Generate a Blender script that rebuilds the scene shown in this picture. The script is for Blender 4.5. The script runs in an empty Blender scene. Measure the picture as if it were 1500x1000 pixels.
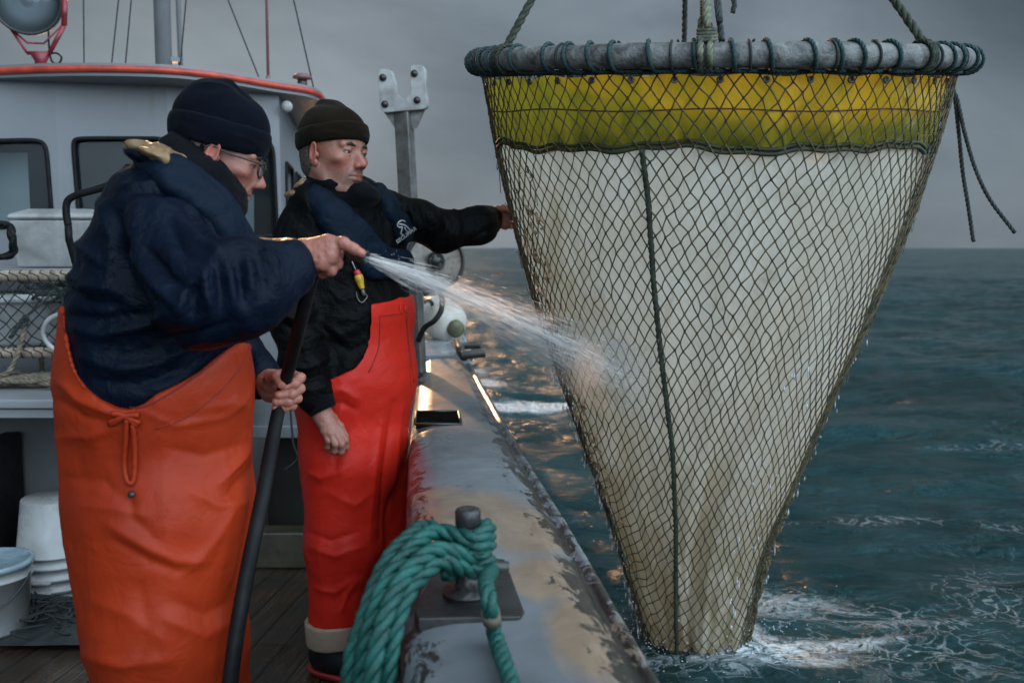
import bpy, math, random
import numpy as np
from mathutils import Vector, Matrix

# ---------------------------------------------------------------- camera, sky, sun, exposure
H = 1.375                      # eye height above the deck (deck is z = 0)
FPX = 1400.0
PITCH = math.atan(137 / FPX)
scn = bpy.context.scene
cam_d = bpy.data.cameras.new('camera')
cam = bpy.data.objects.new('camera', cam_d)
scn.collection.objects.link(cam)
scn.camera = cam
cam.location = (0, 0, H)
cam.rotation_euler = (math.pi / 2 - PITCH, 0, 0)
cam_d.sensor_width = 36
cam_d.lens = 36 * FPX / 1500
cam_d.clip_start = 0.05
cam_d.clip_end = 6000
cam_d.dof.use_dof = True
cam_d.dof.focus_distance = 2.55
cam_d.dof.aperture_fstop = 4.0

SUN_EL, SUN_AZ = math.radians(17), math.radians(73)       # low sun on the port side, a little ahead
sun_to = Vector((-math.cos(SUN_AZ) * math.cos(SUN_EL), math.sin(SUN_AZ) * math.cos(SUN_EL), math.sin(SUN_EL)))
sd = bpy.data.lights.new('sun', 'SUN')
sd.energy = 2.7
sd.color = (1.0, 0.55, 0.28)
sd.angle = math.radians(1.6)
so = bpy.data.objects.new('sun', sd)
scn.collection.objects.link(so)
so.rotation_euler = (-sun_to).to_track_quat('-Z', 'Y').to_euler()
so.location = (-3, 9, 5)

w = bpy.data.worlds.new('World')
scn.world = w
w.use_nodes = True
nt = w.node_tree
nt.nodes.clear()
N = nt.nodes.new
L = nt.links.new
out = N('ShaderNodeOutputWorld')
bg = N('ShaderNodeBackground')
bg.inputs['Strength'].default_value = 0.1
sky = N('ShaderNodeTexSky')
sky.sky_type = 'NISHITA'
sky.sun_disc = False
sky.sun_elevation = SUN_EL
sky.sun_rotation = math.atan2(sun_to.x, sun_to.y)
tc = N('ShaderNodeTexCoord')
mp = N('ShaderNodeMapping')
mp.inputs['Scale'].default_value = (1.0, 1.0, 2.0)
L(tc.outputs['Generated'], mp.inputs['Vector'])
n1 = N('ShaderNodeTexNoise')
n1.inputs['Scale'].default_value = 2.6
n1.inputs['Detail'].default_value = 7
n1.inputs['Roughness'].default_value = 0.5
n1.inputs['Distortion'].default_value = 0.3
L(mp.outputs[0], n1.inputs['Vector'])
cr = N('ShaderNodeValToRGB')
cr.color_ramp.elements[0].position = 0.33
cr.color_ramp.elements[0].color = (0.064, 0.086, 0.108, 1)
cr.color_ramp.elements[1].position = 0.70
cr.color_ramp.elements[1].color = (0.185, 0.226, 0.262, 1)
L(n1.outputs['Fac'], cr.inputs['Fac'])
# the cloud deck is thinner and brighter astern and to starboard, behind the photographer
dt = N('ShaderNodeVectorMath'); dt.operation = 'DOT_PRODUCT'
dt.inputs[1].default_value = Vector((0.70, -0.60, 0.38)).normalized()
L(tc.outputs['Generated'], dt.inputs[0])
mr = N('ShaderNodeMapRange')
mr.inputs['From Min'].default_value = 0.12
mr.inputs['From Max'].default_value = 1.0
mr.inputs['To Min'].default_value = 10.0
mr.inputs['To Max'].default_value = 245.0
L(dt.outputs['Value'], mr.inputs['Value'])
# a soft pale opening low over the bow
d2 = N('ShaderNodeVectorMath'); d2.operation = 'DOT_PRODUCT'
d2.inputs[1].default_value = Vector((-0.06, 1.0, 0.10)).normalized()
L(tc.outputs['Generated'], d2.inputs[0])
m2 = N('ShaderNodeMapRange')
m2.interpolation_type = 'SMOOTHSTEP'
m2.inputs['From Min'].default_value = 0.80
m2.inputs['From Max'].default_value = 1.0
m2.inputs['To Min'].default_value = 0.0
m2.inputs['To Max'].default_value = 5.5
L(d2.outputs['Value'], m2.inputs['Value'])
ad = N('ShaderNodeMath'); ad.operation = 'ADD'
L(mr.outputs[0], ad.inputs[0]); L(m2.outputs[0], ad.inputs[1])
vm = N('ShaderNodeVectorMath'); vm.operation = 'SCALE'
L(cr.outputs['Color'], vm.inputs[0]); L(ad.outputs[0], vm.inputs['Scale'])
mx = N('ShaderNodeMix'); mx.data_type = 'RGBA'
mx.inputs['Factor'].default_value = 0.985
L(sky.outputs[0], mx.inputs['A']); L(vm.outputs[0], mx.inputs['B'])
L(mx.outputs['Result'], bg.inputs['Color'])
L(bg.outputs[0], out.inputs['Surface'])

scn.view_settings.view_transform = 'Standard'
scn.view_settings.look = 'None'
scn.view_settings.gamma = 1
scn.view_settings.exposure = 0.0
scn.cycles.use_denoising = True
scn.cycles.max_bounces = 8
scn.cycles.transparent_max_bounces = 24

random.seed(7)
RNG = np.random.default_rng(11)

# ---------------------------------------------------------------- placement helpers (photo pixel + distance -> metres)
cF = np.array([0, math.cos(PITCH), -math.sin(PITCH)])
cU = np.array([0, math.sin(PITCH), math.cos(PITCH)])
def ray(px, py):
    return cF + (px - 750) / FPX * np.array([1., 0, 0]) + (500 - py) / FPX * cU
def P(px, py, d):
    r = ray(px, py)
    return np.array([0, 0, H]) + r * (d / r[1])
def G(px, py, z):
    r = ray(px, py)
    return np.array([0, 0, H]) + r * ((z - H) / r[2])
def proj(v):
    q = v - np.array([0, 0, H])
    zc = q @ cF
    return 750 + FPX * q[:, 0] / zc, 500 - FPX * (q @ cU) / zc

# ---------------------------------------------------------------- objects
COL = scn.collection
def tag(o, label=None, cat=None, group=None, kind=None):
    if label: o['label'] = label
    if cat: o['category'] = cat
    if group: o['group'] = group
    if kind: o['kind'] = kind
    return o
def empty(name, loc, label=None, cat=None, group=None, kind=None):
    o = bpy.data.objects.new(name, None)
    o.empty_display_size = 0.1
    o.location = tuple(float(c) for c in loc)
    COL.objects.link(o)
    return tag(o, label, cat, group, kind)
def mesh_obj(name, V, F, m, parent=None, smooth=True, label=None):
    V = np.asarray(V, dtype=np.float32)
    org = np.zeros(3)
    par = parent
    while par is not None:
        org = org + np.array(par.location)
        par = par.parent
    me = bpy.data.meshes.new(name)
    if isinstance(F, np.ndarray) and F.ndim == 2:
        n, k = F.shape
        me.vertices.add(len(V)); me.vertices.foreach_set('co', (V - org.astype(np.float32)).ravel())
        me.loops.add(n * k); me.loops.foreach_set('vertex_index', F.astype(np.int32).ravel())
        me.polygons.add(n)
        me.polygons.foreach_set('loop_start', np.arange(0, n * k, k, dtype=np.int32))
        me.polygons.foreach_set('loop_total', np.full(n, k, dtype=np.int32))
        me.update(calc_edges=True)
    else:
        me.from_pydata([tuple(map(float, v - org)) for v in V], [], [tuple(int(i) for i in f) for f in F])
        me.update()
    if smooth:
        me.polygons.foreach_set('use_smooth', np.ones(len(me.polygons), dtype=bool))
    for q in (m if isinstance(m, (list, tuple)) else [m]):
        me.materials.append(q)
    o = bpy.data.objects.new(name, me)
    COL.objects.link(o)
    if parent is not None:
        o.parent = parent
    if label: o['label'] = label
    return o
def set_attr(o, name, cols):
    a = o.data.color_attributes.new(name, 'FLOAT_COLOR', 'POINT')
    c = np.ones((len(cols), 4), dtype=np.float32); c[:, :3] = cols
    a.data.foreach_set('color', c.ravel())

class MB:
    """collects shapes into one mesh"""
    def __init__(s): s.V = []; s.F = []; s.n = 0
    def add(s, V, F):
        V = np.asarray(V, dtype=float)
        s.V.append(V); s.F += [tuple(int(i) + s.n for i in f) for f in F]; s.n += len(V); return s
    def build(s, name, m, parent=None, smooth=True, label=None, bevel=0, seg=2):
        o = mesh_obj(name, np.concatenate(s.V), s.F, m, parent, smooth, label)
        if bevel:
            b = o.modifiers.new('bevel', 'BEVEL'); b.width = bevel; b.segments = seg; b.limit_method = 'ANGLE'
            b.angle_limit = math.radians(40); b.harden_normals = False
            e = o.modifiers.new('normals', 'WEIGHTED_NORMAL')
        return o
    def box(s, lo, hi, R=None, c=None):
        x0, y0, z0 = lo; x1, y1, z1 = hi
        V = np.array([[x0,y0,z0],[x1,y0,z0],[x1,y1,z0],[x0,y1,z0],[x0,y0,z1],[x1,y0,z1],[x1,y1,z1],[x0,y1,z1]], float)
        if R is not None: V = V @ np.asarray(R).T
        if c is not None: V = V + np.asarray(c)
        return s.add(V, [(0,3,2,1),(4,5,6,7),(0,1,5,4),(1,2,6,5),(2,3,7,6),(3,0,4,7)])
    def prism(s, poly, ext):
        """closed 3D polygon extruded along vector ext"""
        n = len(poly); A = np.asarray(poly, float); B = A + np.asarray(ext, float)
        F = [tuple(range(n))[::-1], tuple(range(n, 2 * n))] + [(i, (i + 1) % n, n + (i + 1) % n, n + i) for i in range(n)]
        return s.add(np.vstack([A, B]), F)
    def tube(s, pts, r, seg=10, caps=True, closed=False, up=None):
        V, F = tube_geo(pts, r, seg, caps, closed)
        return s.add(V, F)
    def lathe(s, prof, c=(0,0,0), axis=(0,0,1), seg=32):
        """prof: list of (radius, height)"""
        a = np.asarray(axis, float); a /= np.linalg.norm(a)
        t = np.cross(a, [0,0,1.]) if abs(a[2]) < .9 else np.cross(a, [0,1.,0])
        t /= np.linalg.norm(t); b = np.cross(a, t)
        V = []; F = []
        for (r, h) in prof:
            for k in range(seg):
                th = 2 * math.pi * k / seg
                V.append(np.asarray(c) + a * h + (t * math.cos(th) + b * math.sin(th)) * r)
        for i in range(len(prof) - 1):
            for k in range(seg):
                k2 = (k + 1) % seg
                F.append((i * seg + k, i * seg + k2, (i + 1) * seg + k2, (i + 1) * seg + k))
        if prof[0][0] > 1e-5: F.append(tuple(range(seg))[::-1])
        if prof[-1][0] > 1e-5: F.append(tuple((len(prof) - 1) * seg + k for k in range(seg)))
        return s.add(V, F)

def frames(pts, closed=False):
    pts = np.asarray(pts, float)
    if closed:
        T = np.roll(pts, -1, 0) - np.roll(pts, 1, 0)
    else:
        T = np.gradient(pts, axis=0)
    T /= np.linalg.norm(T, axis=1)[:, None] + 1e-12
    ref = np.array([0, 0, 1.]) if abs(T[0][2]) < .9 else np.array([1., 0, 0])
    n = ref - T[0] * (ref @ T[0]); n /= np.linalg.norm(n)
    Ns = [n]
    for i in range(1, len(pts)):
        n = Ns[-1] - T[i] * (Ns[-1] @ T[i]); n /= np.linalg.norm(n) + 1e-12
        Ns.append(n)
    Ns = np.array(Ns)
    return T, Ns, np.cross(T, Ns)
def tube_geo(pts, r, seg=10, caps=True, closed=False):
    pts = np.asarray(pts, float); n = len(pts)
    T, A, B = frames(pts, closed)
    r = np.broadcast_to(np.asarray(r, float), (n,))
    th = np.arange(seg) * 2 * math.pi / seg
    V = (pts[:, None, :] + r[:, None, None] * (np.cos(th)[None, :, None] * A[:, None, :] + np.sin(th)[None, :, None] * B[:, None, :])).reshape(-1, 3)
    F = []
    for i in range(n if closed else n - 1):
        j = (i + 1) % n
        for k in range(seg):
            k2 = (k + 1) % seg
            F.append((i * seg + k, i * seg + k2, j * seg + k2, j * seg + k))
    if caps and not closed:
        F.append(tuple(range(seg))[::-1]); F.append(tuple((n - 1) * seg + k for k in range(seg)))
    return V, F
def crom(pts, n=8):
    """Catmull-Rom through points"""
    pts = np.asarray(pts, float)
    Q = np.vstack([2 * pts[0] - pts[1], pts, 2 * pts[-1] - pts[-2]])
    o = []
    for i in range(1, len(Q) - 2):
        for t in np.arange(n) / n:
            a, b, c, d = Q[i-1], Q[i], Q[i+1], Q[i+2]
            o.append(.5 * (2*b + (c-a)*t + (2*a-5*b+4*c-d)*t*t + (3*b-a-3*c+d)*t**3))
    o.append(pts[-1])
    return np.array(o)
def resample(pts, step):
    d = np.r_[0, np.cumsum(np.linalg.norm(np.diff(pts, axis=0), axis=1))]
    n = max(3, int(d[-1] / step) + 1)
    t = np.linspace(0, d[-1], n)
    return np.stack([np.interp(t, d, pts[:, k]) for k in range(3)], 1)
def rope_geo(mb, pts, R, pitch=None, strands=3, seg=6, step=None):
    """a laid rope: strands twisted round the path"""
    pitch = pitch or R * 7
    P_ = resample(pts, step or pitch / 9)
    T, A, B = frames(P_)
    s = np.r_[0, np.cumsum(np.linalg.norm(np.diff(P_, axis=0), axis=1))]
    for k in range(strands):
        ph = 2 * math.pi * (s / pitch + k / strands)
        c = P_ + R * .5 * (np.cos(ph)[:, None] * A + np.sin(ph)[:, None] * B)
        mb.tube(c, R * .56, seg)
    return mb

# ---------------------------------------------------------------- noise
_T = RNG.random((32, 32, 32)).astype(np.float32)
def vnoise(p, seed=0):
    p = p + seed * 7.31
    i = np.floor(p).astype(int); f = (p - i).astype(np.float32); f = f * f * (3 - 2 * f)
    i &= 31; j = (i + 1) & 31
    def g(a, b, c): return _T[a, b, c]
    x0, y0, z0 = i[:, 0], i[:, 1], i[:, 2]; x1, y1, z1 = j[:, 0], j[:, 1], j[:, 2]
    fx, fy, fz = f[:, 0], f[:, 1], f[:, 2]
    a = g(x0,y0,z0)*(1-fx)+g(x1,y0,z0)*fx; b = g(x0,y1,z0)*(1-fx)+g(x1,y1,z0)*fx
    c = g(x0,y0,z1)*(1-fx)+g(x1,y0,z1)*fx; d = g(x0,y1,z1)*(1-fx)+g(x1,y1,z1)*fx
    return ((a*(1-fy)+b*fy)*(1-fz) + (c*(1-fy)+d*fy)*fz) * 2 - 1
def fbm(p, oct=3, seed=0):
    s = 0; a = 1; t = 0
    for o in range(oct):
        s = s + a * vnoise(p * (2 ** o), seed + o); t += a; a *= .5
    return s / t
def ridged(p, seed=0):
    return 1 - 2 * np.abs(vnoise(p, seed))

# ---------------------------------------------------------------- implicit surfaces
def smin(a, b, k):
    if k <= 0: return np.minimum(a, b)
    h = np.clip(.5 + .5 * (b - a) / k, 0, 1)
    return b + (a - b) * h - k * h * (1 - h)
def smax(a, b, k): return -smin(-a, -b, k)
def rotm(rx=0, ry=0, rz=0):
    return np.array(Matrix.Rotation(math.radians(rz), 3, 'Z') @ Matrix.Rotation(math.radians(ry), 3, 'Y') @ Matrix.Rotation(math.radians(rx), 3, 'X'))
def ell(c, r, R=None):
    c = np.asarray(c, np.float32); r = np.asarray(r, np.float32)
    def f(p):
        q = p - c
        if R is not None: q = q @ np.asarray(R, np.float32)
        k0 = np.sqrt(((q / r) ** 2).sum(1)); k1 = np.sqrt(((q / (r * r)) ** 2).sum(1)) + 1e-9
        return k0 * (k0 - 1) / k1
    return f
def cap(a, b, ra, rb=None):
    a = np.asarray(a, np.float32); b = np.asarray(b, np.float32)
    rb = ra if rb is None else rb
    ab = b - a; L2 = float(ab @ ab) + 1e-12
    def f(p):
        q = p - a
        h = np.clip(q @ ab / L2, 0, 1)
        return np.sqrt(((q - h[:, None] * ab) ** 2).sum(1)) - (ra + (rb - ra) * h)
    return f
def chain(pts, rs, k=0.0):
    fs = [cap(pts[i], pts[i+1], rs[i], rs[i+1]) for i in range(len(pts) - 1)]
    def f(p):
        d = fs[0](p)
        for g in fs[1:]: d = smin(d, g(p), k)
        return d
    return f
def rbox(c, r, rad, R=None):
    c = np.asarray(c, np.float32); r = np.asarray(r, np.float32)
    def f(p):
        q = p - c
        if R is not None: q = q @ np.asarray(R, np.float32)
        q = np.abs(q) - (r - rad)
        return np.sqrt((np.maximum(q, 0) ** 2).sum(1)) + np.minimum(q.max(1), 0) - rad
    return f
def U(k, *fs):
    def f(p):
        d = fs[0](p)
        for g in fs[1:]: d = smin(d, g(p), k)
        return d
    return f
def surfnet(fn, lo, hi, h):
    lo = np.asarray(lo, float); hi = np.asarray(hi, float)
    n = np.ceil((hi - lo) / h).astype(int) + 1
    ax = [(lo[i] + h * np.arange(n[i])).astype(np.float32) for i in range(3)]
    val = np.empty(n, np.float32)
    step = max(1, int(400000 // (n[1] * n[2])))
    YZ = np.stack(np.meshgrid(ax[1], ax[2], indexing='ij'), -1).reshape(-1, 2)
    for i in range(0, n[0], step):
        xs = ax[0][i:i + step]
        p = np.empty((len(xs) * len(YZ), 3), np.float32)
        p[:, 0] = np.repeat(xs, len(YZ)); p[:, 1:] = np.tile(YZ, (len(xs), 1))
        val[i:i + len(xs)] = fn(p).reshape(len(xs), n[1], n[2])
    neg = val < 0
    m = n - 1
    acc = np.zeros((m[0], m[1], m[2], 3), np.float32); cnt = np.zeros(m, np.float32)
    offs = [(0,0),(1,0),(0,1),(1,1)]
    for a in range(3):
        b, c = [q for q in range(3) if q != a]
        for ob, oc in offs:
            s0 = [0]*3; s0[b] = ob; s0[c] = oc
            s1 = list(s0); s1[a] = 1
            sl0 = tuple(slice(s0[q], s0[q] + m[q]) for q in range(3)); sl1 = tuple(slice(s1[q], s1[q] + m[q]) for q in range(3))
            v0 = val[sl0]; v1 = val[sl1]; cr_ = neg[sl0] != neg[sl1]
            t = np.where(cr_, v0 / np.where(cr_, v0 - v1, 1), 0)
            cnt += cr_
            acc[..., a] += np.where(cr_, t, 0); acc[..., b] += cr_ * ob; acc[..., c] += cr_ * oc
    act = cnt > 0
    idx = -np.ones(m, np.int64); idx[act] = np.arange(act.sum())
    I = np.argwhere(act)
    V = lo + h * (I + acc[act] / cnt[act][:, None])
    Fs = []
    for a in range(3):
        b, c = [(1, 2), (2, 0), (0, 1)][a]
        sl0 = [slice(0, m[q] + 1) for q in range(3)]; sl1 = list(sl0)
        sl0[a] = slice(0, m[a]); sl1[a] = slice(1, m[a] + 1)
        e0 = neg[tuple(sl0)]; e1 = neg[tuple(sl1)]
        E = np.argwhere(e0 != e1)
        E = E[(E[:, b] > 0) & (E[:, c] > 0) & (E[:, b] < m[b]) & (E[:, c] < m[c])]
        flip = e0[tuple(E.T)]
        def at(db, dc):
            q = E.copy(); q[:, b] += db; q[:, c] += dc
            return idx[tuple(q.T)]
        Q = np.stack([at(-1,-1), at(0,-1), at(0,0), at(-1,0)], 1)
        Q[~flip] = Q[~flip][:, ::-1]
        Fs.append(Q)
    return V, np.concatenate(Fs)
def vnormals(V, F):
    n = np.cross(V[F[:, 2]] - V[F[:, 0]], V[F[:, 3]] - V[F[:, 1]])
    o = np.zeros_like(V)
    for k in range(4): np.add.at(o, F[:, k], n)
    return o / (np.linalg.norm(o, axis=1)[:, None] + 1e-12)
def relax(V, F, it=1, a=.5):
    """light Laplacian smoothing"""
    e = np.concatenate([F[:, [0,1]], F[:, [1,2]], F[:, [2,3]], F[:, [3,0]]])
    for _ in range(it):
        s = np.zeros_like(V); c = np.zeros(len(V))
        np.add.at(s, e[:, 0], V[e[:, 1]]); np.add.at(c, e[:, 0], 1)
        np.add.at(s, e[:, 1], V[e[:, 0]]); np.add.at(c, e[:, 1], 1)
        V = V + a * (s / c[:, None] - V)
    return V
def seg_dist(u, v, poly):
    """distance in photo pixels to a polyline, and how far along it (0..1)"""
    poly = np.asarray(poly, float); best = np.full(len(u), 1e9); al = np.zeros(len(u)); n = len(poly) - 1
    for i in range(n):
        a, b = poly[i], poly[i + 1]; ab = b - a
        h = np.clip(((u - a[0]) * ab[0] + (v - a[1]) * ab[1]) / (ab @ ab), 0, 1)
        d = np.hypot(u - a[0] - h * ab[0], v - a[1] - h * ab[1])
        k = d < best; best[k] = d[k]; al[k] = (i + h[k]) / n
    return best, al
def folds(V, Nn, strokes, front=-0.1):
    """cloth folds: each stroke (outline points, half width, height in metres) raises or sinks the cloth under it"""
    u, v = proj(V)
    face = np.clip((-(Nn @ cF)) * 3 + front * 3 + .6, 0, 1)
    d = np.zeros(len(V))
    for poly, wd, amp in strokes:
        ds, al = seg_dist(u, v, poly)
        d += amp * np.exp(-(ds / wd) ** 1.35) * np.sin(np.clip(al * .84 + .08, 0, 1) * math.pi) ** .5
    return d * face
# ---------------------------------------------------------------- materials
def newmat(name):
    m = bpy.data.materials.new(name); m.use_nodes = True
    return m, m.node_tree, m.node_tree.nodes['Principled BSDF']
def noise_node(t, vec, scale, detail=4, rough=.55, dist=0.0, stretch=None):
    n = t.nodes.new('ShaderNodeTexNoise'); n.inputs['Scale'].default_value = scale
    n.inputs['Detail'].default_value = detail; n.inputs['Roughness'].default_value = rough; n.inputs['Distortion'].default_value = dist
    if stretch is not None:
        mp = t.nodes.new('ShaderNodeMapping'); mp.inputs['Scale'].default_value = stretch
        t.links.new(vec, mp.inputs['Vector']); vec = mp.outputs[0]
    t.links.new(vec, n.inputs['Vector'])
    return n.outputs['Fac']
def ramp(t, fac, stops):
    r = t.nodes.new('ShaderNodeValToRGB'); e = r.color_ramp.elements
    while len(e) < len(stops): e.new(.5)
    for q, (p_, c) in zip(e, stops):
        q.position = p_; q.color = (*c, 1) if len(c) == 3 else c
    t.links.new(fac, r.inputs['Fac']); return r.outputs['Color']
def mixc(t, fac, a, b):
    m = t.nodes.new('ShaderNodeMix'); m.data_type = 'RGBA'
    for s, v in (('Factor', fac), ('A', a), ('B', b)):
        if hasattr(v, 'links'): t.links.new(v, m.inputs[s])
        else: m.inputs[s].default_value = v if s == 'Factor' else (*v, 1)
    return m.outputs['Result']
def maprange(t, v, a, b, c=0, d=1):
    m = t.nodes.new('ShaderNodeMapRange'); t.links.new(v, m.inputs['Value'])
    for k, x in zip(('From Min', 'From Max', 'To Min', 'To Max'), (a, b, c, d)): m.inputs[k].default_value = x
    return m.outputs[0]
def bump(t, b, hgt, strength=.3, dist=.01, chain_=None):
    n = t.nodes.new('ShaderNodeBump'); n.inputs['Strength'].default_value = strength; n.inputs['Distance'].default_value = dist
    t.links.new(hgt, n.inputs['Height'])
    if chain_ is not None: t.links.new(chain_, n.inputs['Normal'])
    t.links.new(n.outputs[0], b.inputs['Normal'])
    return n.outputs[0]
def pm(name, c1, c2=None, scale=6, rough=.6, r2=None, bs=0, bscale=60, bdist=.003, metal=0, spec=.5, stretch=None, lo=.35, hi=.65, sheen=0, coat=0, dist=0.3):
    m, t, b = newmat(name)
    tc_ = t.nodes.new('ShaderNodeTexCoord').outputs['Object']
    nz = noise_node(t, tc_, scale, 5, .6, dist, stretch)
    if c2 is None: c2 = tuple(x * .75 for x in c1)
    t.links.new(ramp(t, nz, [(lo, c2), (hi, c1)]), b.inputs['Base Color'])
    if r2 is not None: t.links.new(maprange(t, nz, .3, .7, r2, rough), b.inputs['Roughness'])
    else: b.inputs['Roughness'].default_value = rough
    b.inputs['Metallic'].default_value = metal; b.inputs['Specular IOR Level'].default_value = spec
    if sheen: b.inputs['Sheen Weight'].default_value = sheen; b.inputs['Sheen Roughness'].default_value = .5
    if coat: b.inputs['Coat Weight'].default_value = coat; b.inputs['Coat Roughness'].default_value = .15
    if bs: bump(t, b, noise_node(t, tc_, bscale, 5, .6, .4, stretch), bs, bdist)
    return m
M = {}
M['white_paint'] = pm('white_paint', (.24,.25,.26), (.15,.155,.16), 2.2, .42, .3, .15, 9, .004, lo=.3, hi=.6)
M['cabin_paint'] = pm('cabin_paint', (.195,.20,.21), (.125,.13,.14), .9, .45, .35, .12, 3.0, .01, lo=.25, hi=.7)
M['red_trim'] = pm('red_trim', (.5,.06,.03), (.26,.03,.015), 9, .4, .3, .2, 40)
M['red_paint'] = pm('red_paint', (.28,.02,.03), (.12,.01,.015), 12, .45, .3, .3, 60)
M['grey_steel'] = pm('grey_steel', (.11,.11,.105), (.05,.05,.047), 14, .5, .35, .3, 90, metal=.6)
M['galv'] = pm('galv', (.17,.165,.155), (.07,.062,.055), 10, .5, .35, .3, 60, metal=.5)
M['plastic_white'] = pm('plastic_white', (.34,.34,.33), (.18,.175,.165), 11, .45, .35, .2, 30)
M['bucket'] = pm('bucket', (.38,.385,.385), (.24,.24,.23), 5, .35, .25, .12, 25)
M['bucket_lid'] = pm('bucket_lid', (.28,.36,.40), (.15,.21,.24), 9, .2, .1, .4, 22)
M['foam_box'] = pm('foam_box', (.33,.33,.32), (.19,.185,.178), 6, .6, .5, .5, 16, .01)
M['rubber'] = pm('rubber', (.006,.006,.007), (.011,.011,.011), 20, .55, .42, .2, 120, .001, spec=.12)
M['black_metal'] = pm('black_metal', (.025,.025,.027), (.05,.045,.04), 18, .35, .2, .4, 50, .003, metal=.3)
M['dark_pad'] = pm('dark_pad', (.03,.03,.029), (.012,.012,.012), 11, .5, .25, .5, 40, .004)
M['dark_net'] = pm('dark_net', (.02,.025,.024), (.008,.009,.01), 14, .8, None, .5, 70, .01)
M['pale_rope'] = pm('pale_rope', (.34,.27,.2), (.16,.12,.085), 25, .8, None, .5, 150, .003)
M['brown_rope'] = pm('brown_rope', (.2,.16,.11), (.08,.065,.045), 30, .85, None, .5, 150, .003)
M['teal_rope'] = pm('teal_rope', (.004,.105,.083), (.001,.032,.028), 24, .5, .34, .9, 260, .003, lo=.3, hi=.7)
M['teal_lash'] = pm('teal_lash', (.018,.06,.06), (.008,.022,.024), 40, .75, None, .5, 200, .002)
M['olive_rope'] = pm('olive_rope', (.045,.06,.035), (.014,.018,.012), 45, .85, None, .6, 200, .002)
M['mossy_rope'] = pm('mossy_rope', (.2,.2,.13), (.05,.065,.05), 40, .85, None, .6, 200, .002)
M['charcoal_rope'] = pm('charcoal_rope', (.035,.045,.042), (.012,.015,.014), 40, .8, None, .6, 200, .002)
M['wire'] = pm('wire', (.06,.065,.07), None, 20, .5, metal=.5)
M['aerial'] = pm('aerial', (.2,.09,.09), None, 20, .5)
M['buoy'] = pm('buoy', (.62,.6,.55), (.4,.37,.3), 4, .45, .3, .3, 12, .006)
M['buoy_end'] = pm('buoy_end', (.14,.13,.06), (.06,.06,.03), 20, .6)
M['glove_red'] = pm('glove_red', (.30,.02,.018), None, 12, .5)
def streaked(m, c=(.16,.10,.06), amt=.35):
    t = m.node_tree; b = t.nodes['Principled BSDF']; src = b.inputs['Base Color'].links[0].from_socket
    v = t.nodes.new('ShaderNodeTexCoord').outputs['Object']
    n = noise_node(t, v, 5, 6, .65, .2, (2.2, 2.2, .22)); n2 = noise_node(t, v, 1.3, 3, .5)
    k = t.nodes.new('ShaderNodeMath'); k.operation = 'MULTIPLY'; t.links.new(maprange(t, n, .56, .74, 0, amt), k.inputs[0]); t.links.new(maprange(t, n2, .4, .6), k.inputs[1])
    t.links.new(mixc(t, k.outputs[0], src, c), b.inputs['Base Color'])
streaked(M['cabin_paint'], (.12,.095,.07), .5); streaked(M['white_paint'], (.14,.10,.06), .5); streaked(M['bucket'], (.13,.12,.10), .7); streaked(M['plastic_white'], (.10,.08,.06), .8)
# deck planks
def deck_mat():
    m, t, b = newmat('wet_deck_planks')
    tc_ = t.nodes.new('ShaderNodeTexCoord').outputs['Object']
    mp = t.nodes.new('ShaderNodeMapping'); mp.inputs['Rotation'].default_value = (0, 0, math.radians(-83.4))
    t.links.new(tc_, mp.inputs['Vector'])
    br = t.nodes.new('ShaderNodeTexBrick'); t.links.new(mp.outputs[0], br.inputs['Vector'])
    br.inputs['Scale'].default_value = 1; br.inputs['Brick Width'].default_value = 3.1; br.inputs['Row Height'].default_value = .105
    br.inputs['Mortar Size'].default_value = .004; br.inputs['Mortar Smooth'].default_value = .3; br.offset = .37
    br.inputs['Color1'].default_value = (.6,.6,.6,1); br.inputs['Color2'].default_value = (1,1,1,1); br.inputs['Mortar'].default_value = (.05,.05,.05,1)
    g = noise_node(t, mp.outputs[0], 14, 8, .65, .6, (.35, 6, 1))
    big = noise_node(t, tc_, 2.3, 5, .6, .5)
    c = ramp(t, g, [(.3, (.016,.008,.004)), (.5, (.052,.027,.013)), (.72, (.13,.07,.033))])
    c = mixc(t, maprange(t, big, .35, .65), c, (.026,.021,.016))
    mul = t.nodes.new('ShaderNodeMix'); mul.data_type = 'RGBA'; mul.blend_type = 'MULTIPLY'; mul.inputs['Factor'].default_value = 1
    t.links.new(c, mul.inputs['A']); t.links.new(br.outputs['Color'], mul.inputs['B'])
    fine = noise_node(t, tc_, 90, 3, .6)
    c2 = mixc(t, maprange(t, fine, .68, .74, 0, .5), mul.outputs['Result'], (.35,.3,.25))
    t.links.new(c2, b.inputs['Base Color'])
    t.links.new(maprange(t, big, .35, .65, .16, .5), b.inputs['Roughness'])
    n1 = bump(t, b, br.outputs['Fac'], -.5, .006)
    n2 = bump(t, b, g, .5, .003, n1)
    bump(t, b, fine, .35, .003, n2)
    return m
M['deck'] = deck_mat()
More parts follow.
